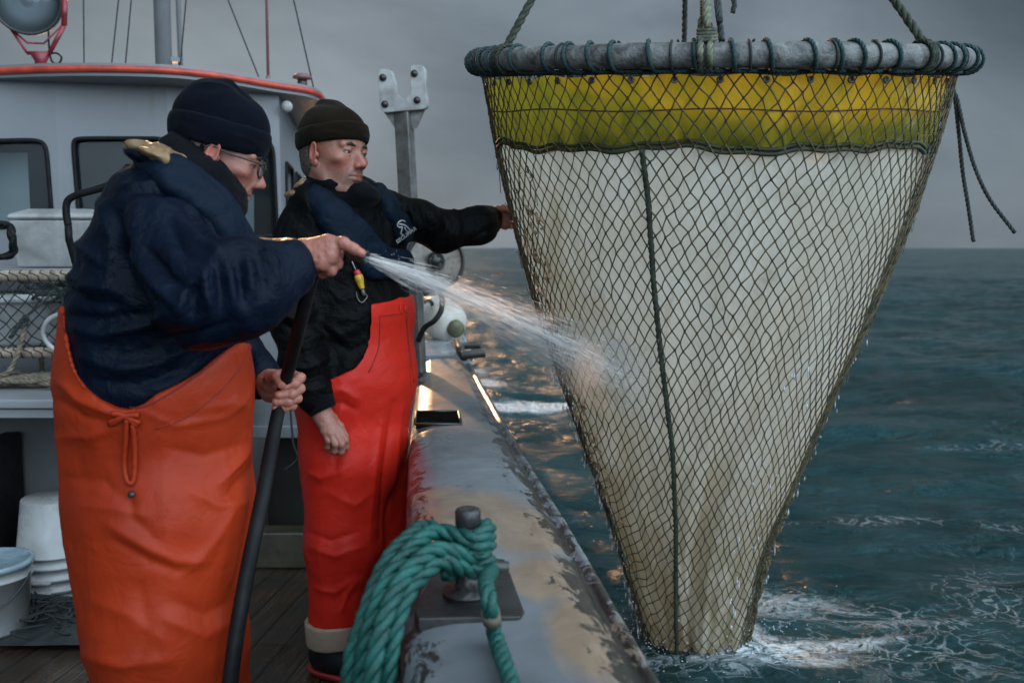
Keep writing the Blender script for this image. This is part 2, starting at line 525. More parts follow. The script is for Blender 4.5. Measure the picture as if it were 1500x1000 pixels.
# worn wet grey paint on the rail
def rail_mat():
    m, t, b = newmat('wet_worn_rail_paint')
    tc_ = t.nodes.new('ShaderNodeTexCoord').outputs['Object']
    mp = t.nodes.new('ShaderNodeMapping'); mp.inputs['Rotation'].default_value = (0, 0, math.radians(-6.6))
    t.links.new(tc_, mp.inputs['Vector']); v = mp.outputs[0]
    sep = t.nodes.new('ShaderNodeSeparateXYZ'); t.links.new(v, sep.inputs[0])
    a = noise_node(t, v, 3.2, 6, .6, .5)
    base = ramp(t, a, [(.3, (.095,.105,.115)), (.55, (.155,.17,.18)), (.8, (.23,.245,.25))])
    pa = t.nodes.new('ShaderNodeAttribute'); pa.attribute_name = 'warm_light'
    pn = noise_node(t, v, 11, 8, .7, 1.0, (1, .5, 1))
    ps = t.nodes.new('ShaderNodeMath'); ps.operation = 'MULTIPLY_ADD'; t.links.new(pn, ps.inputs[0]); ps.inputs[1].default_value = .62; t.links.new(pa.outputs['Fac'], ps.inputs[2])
    base = mixc(t, maprange(t, ps.outputs[0], .62, 1.0), base, ramp(t, pn, [(.3, (.17,.112,.075)), (.6, (.26,.185,.13))]))  # tan patches: warm light and reflection painted into the rail colour
    # bare dark chips, thickest where ropes and pots are dragged over the edges
    chip = noise_node(t, v, 26, 7, .72, .6, (1.0, .55, 1))
    wear = noise_node(t, v, 2.6, 3, .5, .2)
    # distance from the outer edge
    ab = t.nodes.new('ShaderNodeAttribute'); ab.attribute_name = 'wear'; ab.attribute_type = 'GEOMETRY'
    th = t.nodes.new('ShaderNodeMath'); th.operation = 'MULTIPLY_ADD'
    t.links.new(ab.outputs['Fac'], th.inputs[0]); th.inputs[1].default_value = .34
    t.links.new(chip, th.inputs[2])
    th2 = t.nodes.new('ShaderNodeMath'); th2.operation = 'MULTIPLY_ADD'
    t.links.new(wear, th2.inputs[0]); th2.inputs[1].default_value = .25; t.links.new(th.outputs[0], th2.inputs[2])
    cf = maprange(t, th2.outputs[0], .84, .885)
    c = mixc(t, cf, base, (.022,.02,.017))
    rust = noise_node(t, v, 9, 5, .7, .8)
    c = mixc(t, maprange(t, rust, .66, .74, 0, .7), c, (.13,.06,.03))
    t.links.new(c, b.inputs['Base Color'])
    wet = noise_node(t, v, 2.1, 3, .5, .4, (1, .7, 1))
    t.links.new(maprange(t, wet, .4, .58, .24, .40), b.inputs['Roughness'])
    n1 = bump(t, b, cf, -.5, .002)
    rip = noise_node(t, v, 22, 4, .55, .6, (.6, 1.8, 1))
    n2 = bump(t, b, rip, .35, .004, n1)
    drops = t.nodes.new('ShaderNodeTexVoronoi'); drops.inputs['Scale'].default_value = 75; t.links.new(v, drops.inputs['Vector'])
    bump(t, b, maprange(t, drops.outputs['Distance'], .0, .32, 1, 0), .12, .002, n2)
    return m
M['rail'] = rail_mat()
M['bow_plate'] = pm('bow_plate', (.3,.33,.35), (.2,.22,.235), 3, .35, .2, .2, 14, .004)

# sea water
def sea_mat():
    m, t, b = newmat('dark_green_sea')
    tc_ = t.nodes.new('ShaderNodeTexCoord').outputs['Object']
    a = noise_node(t, tc_, .35, 4, .55, .5, (1, 2.2, 1))
    base = ramp(t, a, [(.35, (.005,.023,.0245)), (.7, (.011,.044,.047))])
    at = t.nodes.new('ShaderNodeAttribute'); at.attribute_name = 'foam'
    web = t.nodes.new('ShaderNodeTexVoronoi'); web.feature = 'DISTANCE_TO_EDGE'; web.inputs['Scale'].default_value = 9.5
    dn = t.nodes.new('ShaderNodeTexNoise'); dn.inputs['Scale'].default_value = 3.2; dn.inputs['Detail'].default_value = 5
    t.links.new(tc_, dn.inputs['Vector'])
    va = t.nodes.new('ShaderNodeVectorMath'); va.operation = 'MULTIPLY_ADD'; va.inputs[1].default_value = (.85,.85,.0)
    t.links.new(dn.outputs['Color'], va.inputs[0]); t.links.new(tc_, va.inputs[2]); t.links.new(va.outputs[0], web.inputs['Vector'])
    lace = maprange(t, web.outputs['Distance'], .0, .11, 1, 0)
    fine = noise_node(t, va.outputs[0], 26, 6, .75, .3)
    big = noise_node(t, tc_, 1.6, 4, .6, .3)
    # foam = attribute + lace * fine
    m1 = t.nodes.new('ShaderNodeMath'); m1.operation = 'MULTIPLY'; t.links.new(lace, m1.inputs[0]); t.links.new(maprange(t, fine, .38, .62), m1.inputs[1])
    s1 = t.nodes.new('ShaderNodeMath'); s1.operation = 'MULTIPLY_ADD'; t.links.new(at.outputs['Fac'], s1.inputs[0]); s1.inputs[1].default_value = 1.15
    t.links.new(maprange(t, big, .3, .7, -.28, .12), s1.inputs[2])
    s2 = t.nodes.new('ShaderNodeMath'); s2.operation = 'MULTIPLY'; t.links.new(m1.outputs[0], s2.inputs[0]); 
    c1 = t.nodes.new('ShaderNodeClamp'); t.links.new(s1.outputs[0], c1.inputs[0]); t.links.new(c1.outputs[0], s2.inputs[1])
    # solid churn where the attribute is near one
    s3 = t.nodes.new('ShaderNodeMath'); s3.operation = 'MULTIPLY'; t.links.new(maprange(t, at.outputs['Fac'], .42, .8), s3.inputs[0]); t.links.new(maprange(t, fine, .4, .6), s3.inputs[1])
    mxx = t.nodes.new('ShaderNodeMath'); mxx.operation = 'MAXIMUM'; t.links.new(s2.outputs[0], mxx.inputs[0]); t.links.new(s3.outputs[0], mxx.inputs[1])
    fc = t.nodes.new('ShaderNodeClamp'); t.links.new(mxx.outputs[0], fc.inputs[0])
    t.links.new(mixc(t, fc.outputs[0], base, (.72,.78,.8)), b.inputs['Base Color'])
    t.links.new(maprange(t, fc.outputs[0], 0, .6, .19, .7), b.inputs['Roughness'])
    b.inputs['IOR'].default_value = 1.33
    b.inputs['Specular IOR Level'].default_value = .24
    b.inputs['Specular Tint'].default_value = (.72,.95,1,1)
    n0 = bump(t, b, noise_node(t, tc_, .7, 4, .55, .6, (1, 2.0, 1)), 1.0, .3)
    n1 = bump(t, b, noise_node(t, tc_, 2.2, 7, .62, .5, (1, 1.7, 1)), .9, .12, n0)
    n2 = bump(t, b, noise_node(t, tc_, 9, 5, .6, .6, (1, 1.6, 1)), .5, .02, n1)
    bump(t, b, fc.outputs[0], .4, .01, n2)
    return m
M['sea'] = sea_mat()
# cloth
def cloth(name, c1, c2, scale=5, rough=.75, weave=420, ws=.15, wr=.3, wscale=9, stain=None, spec=.3, sheen=0., wdist=.006, r2=None, crease=.08):
    m, t, b = newmat(name)
    tc_ = t.nodes.new('ShaderNodeTexCoord').outputs['Object']
    nz = noise_node(t, tc_, scale, 5, .6, .4)
    c = ramp(t, nz, [(.3, c2), (.7, c1)])
    if stain:
        sc, col, lo_, hi_, amt = stain
        c = mixc(t, maprange(t, noise_node(t, tc_, sc, 7, .72, .5), lo_, hi_, 0, amt), c, col)
    t.links.new(c, b.inputs['Base Color'])
    if r2 is None: b.inputs['Roughness'].default_value = rough
    else: t.links.new(maprange(t, nz, .3, .7, r2, rough), b.inputs['Roughness'])
    b.inputs['Specular IOR Level'].default_value = spec
    if sheen: b.inputs['Sheen Weight'].default_value = sheen
    n1 = bump(t, b, noise_node(t, tc_, wscale, 5, .5, .35), wr, wdist)
    cn = noise_node(t, tc_, wscale * .55, 3, .5, .5)
    ab = t.nodes.new('ShaderNodeMath'); ab.operation = 'SUBTRACT'; t.links.new(cn, ab.inputs[0]); ab.inputs[1].default_value = .5
    a2 = t.nodes.new('ShaderNodeMath'); a2.operation = 'ABSOLUTE'; t.links.new(ab.outputs[0], a2.inputs[0])
    n1 = bump(t, b, maprange(t, a2.outputs[0], 0, .035), crease, .006, n1)
    bump(t, b, noise_node(t, tc_, weave, 2, .5), ws, .001, n1)
    return m
M['orange_oil'] = cloth('orange_oilskin', (.36,.032,.006), (.24,.021,.006), 3, .46, 500, .2, .3, 12, (16, (.24,.034,.012), .58, .75, .4), .16, wdist=.02)
M['red_oil'] = cloth('red_oilskin', (.56,.020,.009), (.42,.014,.008), 3, .43, 500, .2, .3, 13, None, .18, wdist=.016)
M['navy'] = cloth('navy_jacket', (.0032,.0072,.0165), (.0014,.0032,.0075), 5, .5, 400, .3, .8, 15, (22, (.12,.15,.2), .70, .82, .3), .07, wdist=.02, r2=.36, crease=.15)
M['vest_navy'] = cloth('vest_navy', (.0042,.0105,.021), (.0028,.007,.014), 4, .6, 500, .35, .8, 16, None, .08, wdist=.02)
M['black_jacket'] = cloth('black_jacket', (.0035,.0035,.0037), (.0018,.0018,.002), 6, .55, 400, .3, 1.0, 15, None, .07, wdist=.02, crease=.12)
M['gaiter'] = cloth('black_fleece', (.006,.006,.008), (.003,.003,.004), 10, .95, 300, .4, .4, 25, None, .05, .03)
M['beanie_navy'] = cloth('navy_beanie', (.0040,.0052,.0095), (.0024,.003,.0055), 10, .95, 330, .6, .5, 26, None, .03, .03)
M['beanie_black'] = cloth('black_beanie', (.015,.0105,.0065), (.0075,.0055,.0035), 10, .95, 330, .6, .5, 26, None, .03, .04)
M['tan_lining'] = cloth('tan_lining', (.26,.16,.075), (.09,.055,.03), 12, .5, 400, .2, .8, 22, None, .4, wdist=.01)
M['cuff_beige'] = cloth('beige_cuff', (.3,.22,.16), (.2,.14,.1), 9, .7, 400, .2, .3, 14)
M['hem_dark'] = cloth('dark_piping', (.2,.02,.012), (.15,.014,.01), 9, .7)
# skin: colour comes from a point attribute (ruddy cheeks, stubble)
def skin_mat(name, tint=1.0):
    m, t, b = newmat(name)
    at = t.nodes.new('ShaderNodeAttribute'); at.attribute_name = 'tone'
    tc_ = t.nodes.new('ShaderNodeTexCoord').outputs['Object']
    blot = noise_node(t, tc_, 45, 5, .6, .4)
    c = mixc(t, maprange(t, blot, .42, .68, 0, .28), at.outputs['Color'], (.24*tint,.07*tint,.05*tint))
    fine = noise_node(t, tc_, 420, 3, .6)
    mul = t.nodes.new('ShaderNodeMix'); mul.data_type = 'RGBA'; mul.blend_type = 'MULTIPLY'; mul.inputs['Factor'].default_value = .45
    t.links.new(c, mul.inputs['A']); t.links.new(ramp(t, fine, [(.3, (.55,.5,.5)), (.6, (1,1,1))]), mul.inputs['B'])
    t.links.new(mul.outputs['Result'], b.inputs['Base Color'])
    b.inputs['Roughness'].default_value = .48
    b.inputs['Subsurface Weight'].default_value = .05
    b.inputs['Subsurface Radius'].default_value = (.01,.004,.002)
    b.inputs['Subsurface Scale'].default_value = .6
    n1 = bump(t, b, noise_node(t, tc_, 75, 5, .6, 1.0), .55, .0022)
    bump(t, b, fine, .3, .0006, n1)
    return m
M['skin'] = skin_mat('weathered_skin')
M['skin_b'] = M['skin']
M['hair'] = pm('grey_brown_hair', (.11,.085,.06), (.03,.022,.016), 120, .6, None, .8, 220, .004, stretch=(.3,1,1))
M['brow'] = pm('eyebrow_hair', (.022,.015,.011), None, 200, .7, None, .6, 400, .002)
M['eye'] = pm('eye_white', (.30,.26,.24), None, 40, .2)
M['iris'] = pm('iris_dark', (.02,.018,.016), None, 60, .1)
M['glasses'] = pm('glasses_frame', (.02,.012,.008), None, 40, .25)
def glass_mat(name, col=(1,1,1), rough=.02, alpha=.25):
    m, t, b = newmat(name)
    b.inputs['Base Color'].default_value = (*col, 1); b.inputs['Roughness'].default_value = rough
    b.inputs['Alpha'].default_value = alpha
    return m
M['lens'] = glass_mat('spectacle_glass', (.5,.55,.6), .03, .16)
def window_mat():
    m, t, b = newmat('cabin_window_glass')
    b.inputs['Base Color'].default_value = (.02,.03,.035,1)
    b.inputs['Roughness'].default_value = .04; b.inputs['IOR'].default_value = 1.5
    b.inputs['Alpha'].default_value = .42
    return m
M['window'] = window_mat()
M['cabin_dark'] = pm('cabin_inside', (.03,.026,.02), (.012,.011,.01), 3, .7)
M['pane_reflection'] = pm('painted_reflection', (.42,.54,.56), (.30,.40,.42), 1.2, .7)  # pale teal colour standing in for reflections in the cabin windows
# ---------------------------------------------------------------- sea
SEA = -0.09
def wave(x, y):
    r = np.hypot(x, y)
    p = np.stack([x, y, np.zeros_like(x)], 1)
    z = .45 * fbm(p * np.array([.05, .09, 1]) + 3, 2, 1) * np.clip((r - 6) / 40, 0, 1)
    z += .20 * fbm(p * np.array([.28, .5, 1]), 3, 4) * np.clip((r - 2.5) / 10, .12, 1)
    z += .065 * fbm(p * np.array([.9, 1.6, 1]), 3, 8) * np.clip((r - 1.5) / 4, .4, 1)
    z += .016 * fbm(p * np.array([3.0, 5.2, 1]), 2, 15)
    z += .035 * (ridged(p * np.array([1.1, 2.3, 1]), 21) - .35) * np.clip((r - 2) / 5, .15, 1) + .012 * (ridged(p * np.array([2.6, 5.0, 1]), 23) - .35)
    return z
def build_sea():
    # polar sheet round the boat, dense near, out to the horizon
    th = np.radians(np.r_[np.linspace(-70, -32, 40, endpoint=False), np.linspace(-32, 34, 500, endpoint=False), np.linspace(34, 70, 40, endpoint=False), np.linspace(70, 290, 90, endpoint=False)])
    rr = np.r_[np.geomspace(.6, 60, 820, endpoint=False), np.geomspace(60, 4500, 130)]
    Rr, Th = np.meshgrid(rr, th, indexing='ij')
    x = (Rr * np.sin(Th)).ravel(); y = (Rr * np.cos(Th)).ravel()
    fade = np.clip(1.3 - Rr.ravel() / 900, 0, 1)
    z = SEA + wave(x, y) * fade
    # the sea stays below the deck inside the hull
    V = np.stack([x, y, z], 1)
    nr, nth = Rr.shape
    i = np.arange(nr - 1)[:, None] * nth; k = np.arange(nth)[None, :]; k2 = (k + 1) % nth
    F = np.stack([i + k, i + k2, i + nth + k2, i + nth + k], -1).reshape(-1, 4)[:, ::-1]
    o = mesh_obj('sea', V, F, M['sea'])
    tag(o, None, None, None, 'structure')
    foam = np.zeros(len(V))
    def blob(px, py, rx, ry, amp, ang=0, pw=1.0):
        c = G(px, py, SEA)
        dx = x - c[0]; dy = y - c[1]; a = math.radians(ang)
        u = (dx * math.cos(a) + dy * math.sin(a)) / rx; v_ = (-dx * math.sin(a) + dy * math.cos(a)) / ry
        return amp * np.exp(-(u * u + v_ * v_) ** pw)
    B = [blob(740, 594, .55, .22, 1.1, 8), blob(715, 560, .28, .5, .75, 20), blob(805, 588, .5, .2, 1.1, 0), blob(700, 540, .16, .45, .7, 15),
         blob(1120, 880, .3, .28, .6), blob(1120, 945, .3, .12, .62, 10), blob(1215, 880, .42, .09, .52, -25), blob(1290, 905, .4, .07, .5, -12),
         blob(1240, 940, .5, .08, .5, 14), blob(1160, 965, .35, .1, .6, 0), blob(1390, 760, .9, .08, .32, -6), blob(1230, 762, .9, .07, .3, 2),
         blob(1440, 850, .25, .3, .40, -50), blob(1480, 900, .3, .2, .36), blob(1340, 950, .5, .12, .34), blob(1000, 965, .5, .12, .5), blob(1085, 925, .13, .15, .7),
         blob(1335, 488, .8, .12, .55), blob(1250, 980, .9, .2, .26), blob(1400, 930, .9, .2, .24), blob(1460, 660, .6, .1, .3)]
    for b_ in B: foam = np.maximum(foam, b_) + .25 * np.minimum(foam, b_)
    set_attr(o, 'foam', np.repeat(np.clip(foam, 0, 1.1)[:, None], 3, 1))
    return o
build_sea()

# far ship on the horizon
def ship():
    c = P(748, 361, 620)
    e = empty('cargo_ship', (c[0], c[1], SEA), 'small pale ship low on the horizon between the man in black and the net', 'ship')
    k = 620 / 1400
    b = MB()
    hull = [(-17, 0), (-16, 3.0), (13, 3.0), (15, 4.2), (17, 4.2), (15, 0)]
    X = [(c[0] + u * k, c[1] - 2, SEA + v * k) for u, v in hull]
    b.prism(X, (0, 5, 0)).build('hull', pm('ship_hull', (.07,.085,.09)), e, False)
    for nm, (u0, u1, v0, v1) in (('superstructure', (4, 12, 3.0, 7)), ('bridge', (6, 11, 7, 9.5)), ('hatch', (-12, -3, 3.0, 5))):
        b = MB(); b.box((c[0] + u0 * k, c[1] - 1.5, SEA + v0 * k), (c[0] + u1 * k, c[1] + 2.5, SEA + v1 * k)); b.build(nm, M['white_paint'], e, False)
    b = MB(); b.tube([(c[0] + 8 * k, c[1], SEA + 9.5 * k), (c[0] + 8 * k, c[1], SEA + 14 * k)], .12, 6); b.build('mast', M['wire'], e)
ship()

# ---------------------------------------------------------------- deck and rail
RZ = .775
def railxy(pts, z=RZ): return [G(px, py, z) for px, py in pts]
Lp = [G(583, 1000, RZ), G(598, 650, RZ), G(612, 527, RZ)]
Rp = [G(985, 1000, RZ), G(892, 850, RZ), G(830, 750, RZ), G(765, 650, RZ), G(735, 600, RZ), G(690, 527, RZ)]
def ext(pts, y):
    """x on a polyline at distance y, running on straight at its ends"""
    X = np.array([p[0] for p in pts]); Y = np.array([p[1] for p in pts])
    if y < Y[0]: return X[0] + (y - Y[0]) * (X[1] - X[0]) / (Y[1] - Y[0])
    if y > Y[-1]: return X[-1] + (y - Y[-1]) * (X[-1] - X[-2]) / (Y[-1] - Y[-2])
    return float(np.interp(y, Y, X))
Y_END = Rp[-1][1]
XL = lambda y: ext(Lp, y)
XR = lambda y: ext(Rp, y) if y > .6 else ext(Rp, .6) + (.6 - y) * .02
def deck():
    b = MB()
    ys = np.linspace(-2.5, 9.5, 49)
    V = []; 
    for y in ys: V += [(-4.2, y, 0), (XL(min(y, 5.2)) - (max(y, 5.2) - 5.2) * .22 + .02, y, 0)]
    F = [(2*i, 2*i+1, 2*i+3, 2*i+2) for i in range(len(ys) - 1)]
    n = len(V)
    V2 = [(x, y, -.10) for x, y, _ in V]
    F2 = [(n + 2*i, n + 2*i+2, n + 2*i+3, n + 2*i+1) for i in range(len(ys) - 1)]
    F3 = [(2*i, 2*i+2, n+2*i+2, n+2*i) for i in range(len(ys)-1)] + [(0, n, n+1, 1), (n-2, n-1, 2*n-1, 2*n-2)]
    b.add(V + V2, F + F2 + F3)
    o = b.build('deck', M['deck'], None, False)
    tag(o, None, None, None, 'structure')
deck()
def rail():
    e = empty('bulwark', (XL(2.5), 2.5, 0), 'wet worn grey bulwark with a broad cap running along the side of the boat', 'bulwark')
    ys = np.concatenate([np.linspace(-2.4, .5, 20, endpoint=False), np.linspace(.5, Y_END, 220)])
    V = []; W = []
    prof = []
    for y in ys:
        l, r = XL(y), XR(y); wd = r - l
        row = [(l + .012, .02, 0), (l + .012, .4, .1), (l + .012, .68, .3), (l + .002, .70, .5), (l, .725, .7), (l + .008, .752, .8), (l + .028, .769, .7), (l + .06, .7765, .35)]
        for q in np.linspace(.22, .78, 22):
            row.append((l + wd * q, .7765 + .008 * math.sin(math.pi * (q - .1) / .8) + .0, .12 if q < .62 else .12 + (q - .62) * 2.2))
        row += [(r - .075, .7755, .62), (r - .055, .770, .8), (r - .038, .757, .95), (r - .03, .748, 1.0)]
        # half-round moulding along the outer edge
        for a in np.linspace(150, -70, 9):
            row.append((r - .012 + .012 * math.cos(math.radians(a)), .745 + .012 * math.sin(math.radians(a)), .75))
        row += [(r - .02, .70, .3), (r - .02, .3, .2), (r - .06, SEA - .5, .2)]
        V += [(x, y, z) for x, z, _ in row]; W += [q for _, _, q in row]
    nr = len(row); V = np.array(V); 
    p = V.copy()
    top = np.clip((V[:, 2] - .7) / .05, 0, 1)
    V[:, 2] += top * (.0022 * fbm(p * 9, 3, 2) + .0015 * fbm(p * 30, 2, 5))
    V[:, 0] += .003 * fbm(p * np.array([4, 4, 4]), 2, 9)
    F = np.array([(i*nr+k, i*nr+k+1, (i+1)*nr+k+1, (i+1)*nr+k) for i in range(len(ys)-1) for k in range(nr-1)])
    F = F[:, ::-1]
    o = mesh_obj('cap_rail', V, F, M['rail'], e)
    Wn = np.array(W) + .35 * fbm(p * 6, 3, 3)
    a = o.data.attributes.new('wear', 'FLOAT', 'POINT'); a.data.foreach_set('value', Wn.astype(np.float32))
    pr = np.zeros(len(p))  # soft blobs where the warm light is painted on the cap
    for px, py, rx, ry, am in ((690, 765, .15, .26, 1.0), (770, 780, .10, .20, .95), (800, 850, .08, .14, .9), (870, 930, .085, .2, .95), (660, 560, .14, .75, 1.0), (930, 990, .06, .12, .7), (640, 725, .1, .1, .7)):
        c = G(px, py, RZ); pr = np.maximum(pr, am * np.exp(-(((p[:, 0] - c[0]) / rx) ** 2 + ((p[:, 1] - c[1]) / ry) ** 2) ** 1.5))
    a = o.data.attributes.new('warm_light', 'FLOAT', 'POINT'); a.data.foreach_set('value', pr.astype(np.float32))
    # drain pocket: flush slab coloured dark as a recess's shade, with a raised lip
    q = [G(609, 602, RZ + .012), G(672, 602, RZ + .012), G(676, 621, RZ + .012), G(607, 621, RZ + .012)]
    b = MB()
    c = np.mean(q, 0)
    for i in range(4):
        a0, a1 = q[i], q[(i + 1) % 4]
        b.tube([a0 + (c - a0) * .02, a1 + (c - a1) * .02], .0045, 6)
    b.build('pocket_lip', M['grey_steel'], e)
    b = MB(); z = .788
    b.prism([(p_[0] + (c[0]-p_[0])*.06, p_[1] + (c[1]-p_[1])*.08, z) for p_ in q], (0, 0, -.02))
    b.build('drain_pocket_shade', pm('pocket_shade', (.012,.012,.012), (.005,.005,.005), 20, .9, None, .6, 30, spec=0), e, False)
    return e
rail_e = rail()

def pad_and_bollard():
    # rubbing pad
    q = [(612, 905), (762, 902), (768, 893), (740, 818), (700, 815), (650, 815), (616, 870), (607, 893)]
    b = MB(); X = [G(px, py, RZ + .016) for px, py in q]
    b.prism(X[::-1], (0, 0, -.024)); o = b.build('rubbing_pad', M['dark_pad'], rail_e, False, bevel=.003)
    base = P(686, 872, 1.0); base = G(686, 868, RZ + .016)
    d = base[1]; s = d / 1400
    e = empty('bollard', base, 'black round steel bollard on the rail with teal rope wound round it', 'bollard')
    h = P(686, 745, d)[2] - base[2]
    r = 17 * s
    b = MB(); b.lathe([(r*2.3, 0), (r*2.3, .006), (r*1.25, .012), (r, .03), (r, h - .03)], base); b.build('post', M['black_metal'], e)
    b = MB(); b.lathe([(r*.95, h-.032), (r*1.12, h - .026), (r*1.15, h - .004), (r*1.03, h), (r*.8, h + .002), (0, h - .004)], base); b.build('head', M['black_metal'], e)
    b = MB(); ax = np.array([1., 0, 0]); 
    b.lathe([(0, -.07), (r*.5, -.069), (r*.52, .069), (0, .07)], base + np.array([0, 0, .045]), ax); b.build('cross_bar', M['black_metal'], e)
    return base, h, r
bol, bol_h, bol_r = pad_and_bollard()

# teal mooring rope wound on the bollard, its bights hanging over the inner edge
def teal_rope():
    d = bol[1]; R = .0146
    e = empty('mooring_rope', bol, 'thick teal three-strand rope looped over the black bollard and hanging inside the rail', 'rope')
    r = bol_r + R * 1.0
    cx, cy, cz = bol
    xe = XL(cy)
    def hang(px_list, ds):
        return [P(a[0], a[1], dd) for a, dd in zip(px_list, ds)]
    loops = []
    # each bight: from behind the post round its right side, forward to the left, over the edge and down
    specs = [
        (cz + bol_h - .045, [(640, 778), (606, 800), (574, 838), (552, 885), (536, 940), (527, 1010), (522, 1100)], [1.57,1.52,1.47,1.43,1.41,1.40,1.40]),
        (cz + bol_h - .075, [(640, 805), (604, 830), (578, 868), (560, 915), (548, 965), (541, 1030), (538, 1110)], [1.50,1.46,1.42,1.39,1.37,1.36,1.36]),
        (cz + bol_h - .100, [(648, 822), (618, 842), (598, 868), (583, 905), (572, 955), (566, 1020), (562, 1110)], [1.50,1.47,1.44,1.42,1.40,1.39,1.39]),
        (cz + bol_h - .060, [(628, 772), (596, 790), (572, 815), (553, 850), (534, 905), (516, 960), (508, 1040), (505, 1110)], [1.66,1.62,1.57,1.53,1.47,1.44,1.42,1.42]),
    ]
    b = MB()
    for z, pl, ds in specs:
        pts = []
        for a in (200, 160, 120, 80, 40, 0, -40, -75):
            t = math.radians(a)
            pts.append((cx + r * math.cos(t), cy + r * math.sin(t), z + .012 * math.cos(t)))
        pts += hang(pl, ds)
        rope_geo(b, crom(pts, 8), R, R * 6.2, seg=8)
    P_all = np.concatenate(b.V); rr_ = np.random.default_rng(4)
    b.build('bight', M['teal_rope'], e)
    b = MB()
    for k in rr_.choice(len(P_all), 700, replace=False):
        p0 = P_all[k]; dv = rr_.normal(0, 1, 3); dv /= np.linalg.norm(dv); l_ = rr_.uniform(.003, .009)
        b.tube([p0, p0 + dv * l_ * .6, p0 + dv * l_ + np.array([0, 0, -.3 * l_])], .00028, 3, False)
    tag(b.build('loose_fibres', M['teal_rope'], e), kind='stuff')
    # the free end comes down over the pad and off toward the camera
    b = MB()
    pts = [(cx + r * 1.0, cy + r * .4, cz + bol_h - .09), (cx + r * 1.2, cy - r * .6, cz + bol_h - .1)] + \
          [P(712, 850, 1.42), P(716, 880, 1.33), G(724, 925, RZ + .03), G(737, 965, RZ + .03), G(752, 1010, RZ + .028), G(775, 1080, RZ + .028), G(830, 1200, RZ + .028)]
    rope_geo(b, crom(pts, 8), .0125, .0125 * 6, seg=8)
    b.build('free_end', M['teal_rope'], e)
    b = MB(); T = crom(pts, 8); i = 27
    b.tube(T[i:i+3], .0142, 12); b.build('whipping', M['brown_rope'], e)
teal_rope()

# raised bow section of the rail beyond the joint
def bow_section():
    y0 = Y_END + .01
    e = empty('bow_bulwark', (XL(y0), y0, 0), 'pale grey raised bow bulwark plate beyond the joint in the rail', 'bulwark')
    z0, z1 = RZ + .03, RZ + .05
    a = [G(618, 524, z0), G(690, 523, z0), G(672, 480, z1), G(640, 440, z1 + .05), G(624, 440, z1 + .05)]
    ynear = a[0][1]
    L1 = G(600, 470, z1); L2 = G(596, 440, z1)
    poly = [np.array([XL(y0) - .02, y0, z0]), np.array([XR(y0) + .005, y0, z0]), a[2], a[3], a[4] + np.array([-.6, .6, 0]), np.array([XL(y0) - .35, y0 + 1.5, z1])]
    b = MB(); b.prism(poly[::-1], (0, 0, -.95)); b.build('plate', M['bow_plate'], e, False, bevel=.012)
    b = MB(); b.tube([poly[1] + np.array([0,0,-.02]), a[2], a[3]], .014, 8); b.build('edge_moulding', M['bow_plate'], e)
    # fairlead rollers
    for (x0, y_, x1, d) in ((655, 509, 706, 5.15), (678, 519, 713, 4.93)):
        pass
    r = empty('fairlead', P(690, 518, 4.95), 'pair of grey fairlead roller pins sticking out from the rail joint', 'fairlead')
    k = 5 / 1400
    b = MB(); b.tube([P(676, 520, 4.92), P(711, 517, 4.92)], 6 * k, 14); b.build('roller', M['grey_steel'], r, bevel=.004)
    b = MB(); b.tube([P(670, 507, 5.15), P(704, 505, 5.15)], 5.5 * k, 14); b.build('roller', M['grey_steel'], r, bevel=.004)
    b = MB(); b.tube([P(668, 503, 5.2), P(680, 522, 4.92)], 7 * k, 14); b.build('bracket', M['grey_steel'], r)
bow_section()

def buoy():
    c = P(648, 468, 5.9); k = 5.9 / 1400
    e = empty('fender', c + np.array([0, 0, -.1]), 'white round-ended fender buoy hanging outside the bow bulwark', 'fender')
    b = MB(); ax = np.array([.55, -.8, -.28]); ax /= np.linalg.norm(ax); R = 31 * k
    prof = [(0, -1.45*R)] + [(R * math.cos(math.radians(a)), -.45*R + R * math.sin(math.radians(a))) for a in range(-80, 1, 10)] + [(R * math.cos(math.radians(a)) ** .8, .35*R + R * .85*math.sin(math.radians(a))) for a in range(0, 71, 10)] 
    b.lathe(prof, c, ax, 40); b.build('body', M['buoy'], e)
    b = MB(); h = .35*R + R*.85*math.sin(math.radians(70))
    b.lathe([(R*.42, h - .01), (R*.40, h + .035), (R*.2, h + .05), (0, h + .05)], c, ax, 24); b.build('end_cap', M['buoy_end'], e)
    b = MB(); rope_geo(b, crom([c + np.array([-.05, .0, .08]), P(628, 440, 5.7), P(612, 450, 5.5), G(604, 470, RZ + .06)], 8), .012); b.build('lanyard', M['charcoal_rope'], e)
buoy()

